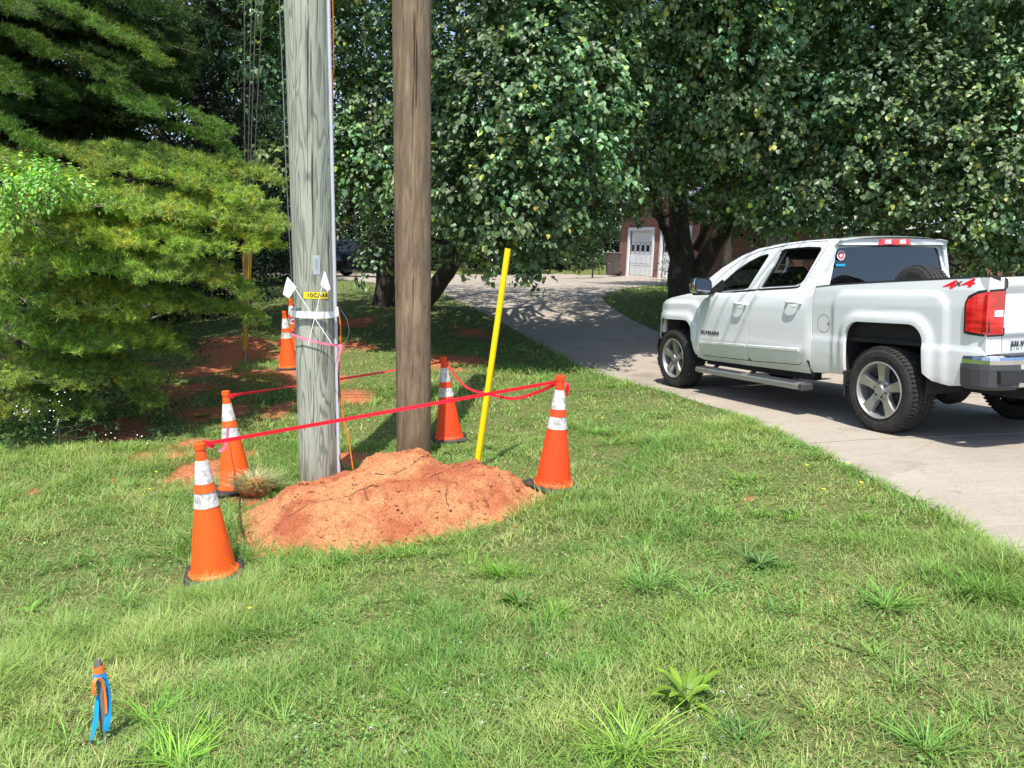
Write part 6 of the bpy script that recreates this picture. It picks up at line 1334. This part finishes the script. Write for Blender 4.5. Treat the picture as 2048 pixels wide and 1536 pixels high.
for i, (px, py, n, h, c, lab) in enumerate([(1300,1175,170,.22,(.09,.18,.065),'widest coarse grass tuft below the right cone'),(1320,888,110,.22,(.10,.20,.07),'coarse grass tuft near the front wheel side of the lawn'),(1220,890,80,.16,(.09,.20,.05),'coarse grass tuft just right of the right cone top'),
    (1250,1505,150,.17,(.12,.23,.05),'coarse grass tuft cut by the bottom edge, left of the big rosette'),(360,1530,120,.16,(.13,.27,.045),'bright grass tuft at the bottom left beside the stake'),(1190,1350,90,.12,(.07,.17,.035),'dark grass tuft left of the big weed rosette'),
    (1440,1030,90,.11,(.10,.18,.06),'fine pale grass tuft in the middle of the right lawn'),(1960,1190,130,.15,(.09,.19,.04),'grass tuft beside the drive at the right edge'),(1770,1215,140,.14,(.08,.18,.045),'wide grass tuft in the lower right lawn'),(1850,1500,100,.12,(.08,.17,.05),'grass tuft in the bottom right corner'),
    (300,1440,90,.13,(.09,.21,.04),'grass tuft right of the survey stake'),(1000,1150,160,.13,(.08,.19,.03),'soft grass tuft in front of the right end of the soil heap')]):
    weed(px, py, lab, 'tuft', int(n*.8), h*.75, .005, tuple(np.array(c)*np.array([1.75,1.6,1.1])), 50+i, 'coarse grass tufts in the lawn')
# dead sod clod left of the heap
sg = px2g(510,990, G); sbz = float(G(sg[0], sg[1])); bse = np.array([sg[0], sg[1], sbz]); e = empty('sod_clod', bse, 'upturned clod of dead pale grass sod at the left end of the soil heap', 'sod')
b = MB(); bm = bmesh.new(); bmesh.ops.create_icosphere(bm, subdivisions=3, radius=1)
vs = [(v.co.x*.15*(1+.3*random.uniform(-1, 1)), v.co.y*.11*(1+.3*random.uniform(-1, 1)), .06+v.co.z*.09*(1+.25*random.uniform(-1, 1))) for v in bm.verts]; fs = [tuple(v.index for v in f.verts) for f in bm.faces]; bm.free(); b.add(vs, fs, True); b.build('soil', 'dirt', e)
n = 900; rr = np.random.default_rng(8); u_ = unit(rr.normal(size=(n, 3))); u_[:, 2] = np.abs(u_[:, 2]); P = u_*np.array([.14,.10,.09])+np.array([0,0,.06]); ang = np.arctan2(u_[:, 1], u_[:, 0])+rr.normal(size=n)*.8
cc = np.where(rr.random((n, 1)) < .6, np.array([[.50,.44,.27]]), np.array([[.22,.28,.10]]))*rr.uniform(.5, 1.3, (n, 1)); V, f, c = blades(P[:, 0], P[:, 1], P[:, 2]-.01, rr.uniform(.05, .12, n), .0035*np.ones(n), ang, rr.uniform(.3, 1.8, n), rr.uniform(.2, 1.4, n), cc); np_mesh('dead_grass', V, [f], 'grass', e, c)
# clover heads and yellow flowers
b = MB(); fr = random.Random(9)
for k in range(75):
    px = fr.uniform(380, 1500) if k < 90 else fr.uniform(120, 2000); py = fr.uniform(1300, 1535) if k < 90 else fr.uniform(1050, 1535); g = px2g(px, py, G)
    if inpoly(np.array(g[0]), np.array(g[1]), MOUND) or inpoly(np.array(g[0]), np.array(g[1]), DRIVE): continue
    c = np.array([g[0], g[1], float(G(g[0], g[1]))+fr.uniform(.018, .035)]); rr_ = fr.uniform(.003, .0062)
    b.tube([c-np.array([0,0,.05]), c], .0008, 4, caps=False)
    for q_ in range(14):
        d = unit(np.array([fr.gauss(0, 1), fr.gauss(0, 1), abs(fr.gauss(0, 1))])); p_ = c+d*rr_; s = unit(np.cross(d, np.array([0,0,1.1])))*rr_*.45; b.add([p_-s, p_+s, p_+d*rr_*.5], [(0,1,2)])
tag(b.build('clover_flowers', 'petal'), 'small white clover heads dotted through the foreground grass', 'flowers', kind='stuff')
for i, (px, py, lb_) in enumerate([(1203,840,'yellow flower right of the right cone top'),(1612,940,'yellow flower in the lawn nearest the rear wheel'),(1694,936,'yellow flower at the very edge of the drive'),(1720,976,'yellow flower just below the flower at the drive edge'),(1645,990,'small pale yellow flower left of the drive edge'),(313,950,'upper yellow flower in the grass left of the cones'),(300,985,'lower yellow flower in the grass left of the cones'),(500,1232,'yellow flower in the grass below the nearest cone')]):
    g = px2g(px, py+8, G); c = np.array([g[0], g[1], float(G(g[0], g[1]))+.07]); b = MB(); b.tube([c-np.array([0,0,.08]), c], .001, 4, caps=False, mi=0)
    for q_ in range(12):
        a = q_*math.pi/6; p_ = c+np.array([math.cos(a), math.sin(a)-.2, .35])*.013; s = np.array([-math.sin(a), math.cos(a), 0])*.0035; b.add([c-s*.5, c+s*.5, p_+s, p_-s], [(0,1,2,3)])
    tag(b.build('yellow_flower', 'yellowpetal'), lb_, 'flower', 'yellow flowers in the lawn')
# rootlets on the heap
def root(pts, label):
    P = []
    for px, py in pts:
        g = px2g(px, py, GM); P.append(np.array([g[0], g[1], float(GM(g[0], g[1]))+.012]))
    Q = curve(P, 6); Q = [q+np.array([random.uniform(-1,1), random.uniform(-1,1), 0])*.004 for q in Q]; tag(MB().tube(Q, .0028, 5).build('root', 'bark'), label, 'root', 'dark rootlets on the soil heap')
root([(876,908),(850,915),(820,935),(800,945),(778,952),(750,950)], 'long dark rootlet near the top of the soil heap')
root([(712,943),(706,960),(704,972),(716,972)], 'short hooked dark rootlet on the upper left of the soil heap')
root([(729,977),(731,990),(737,1004)], 'short dark rootlet in the middle of the soil heap')
root([(895,975),(892,995),(897,1015)], 'thin dark rootlet on the right of the soil heap')
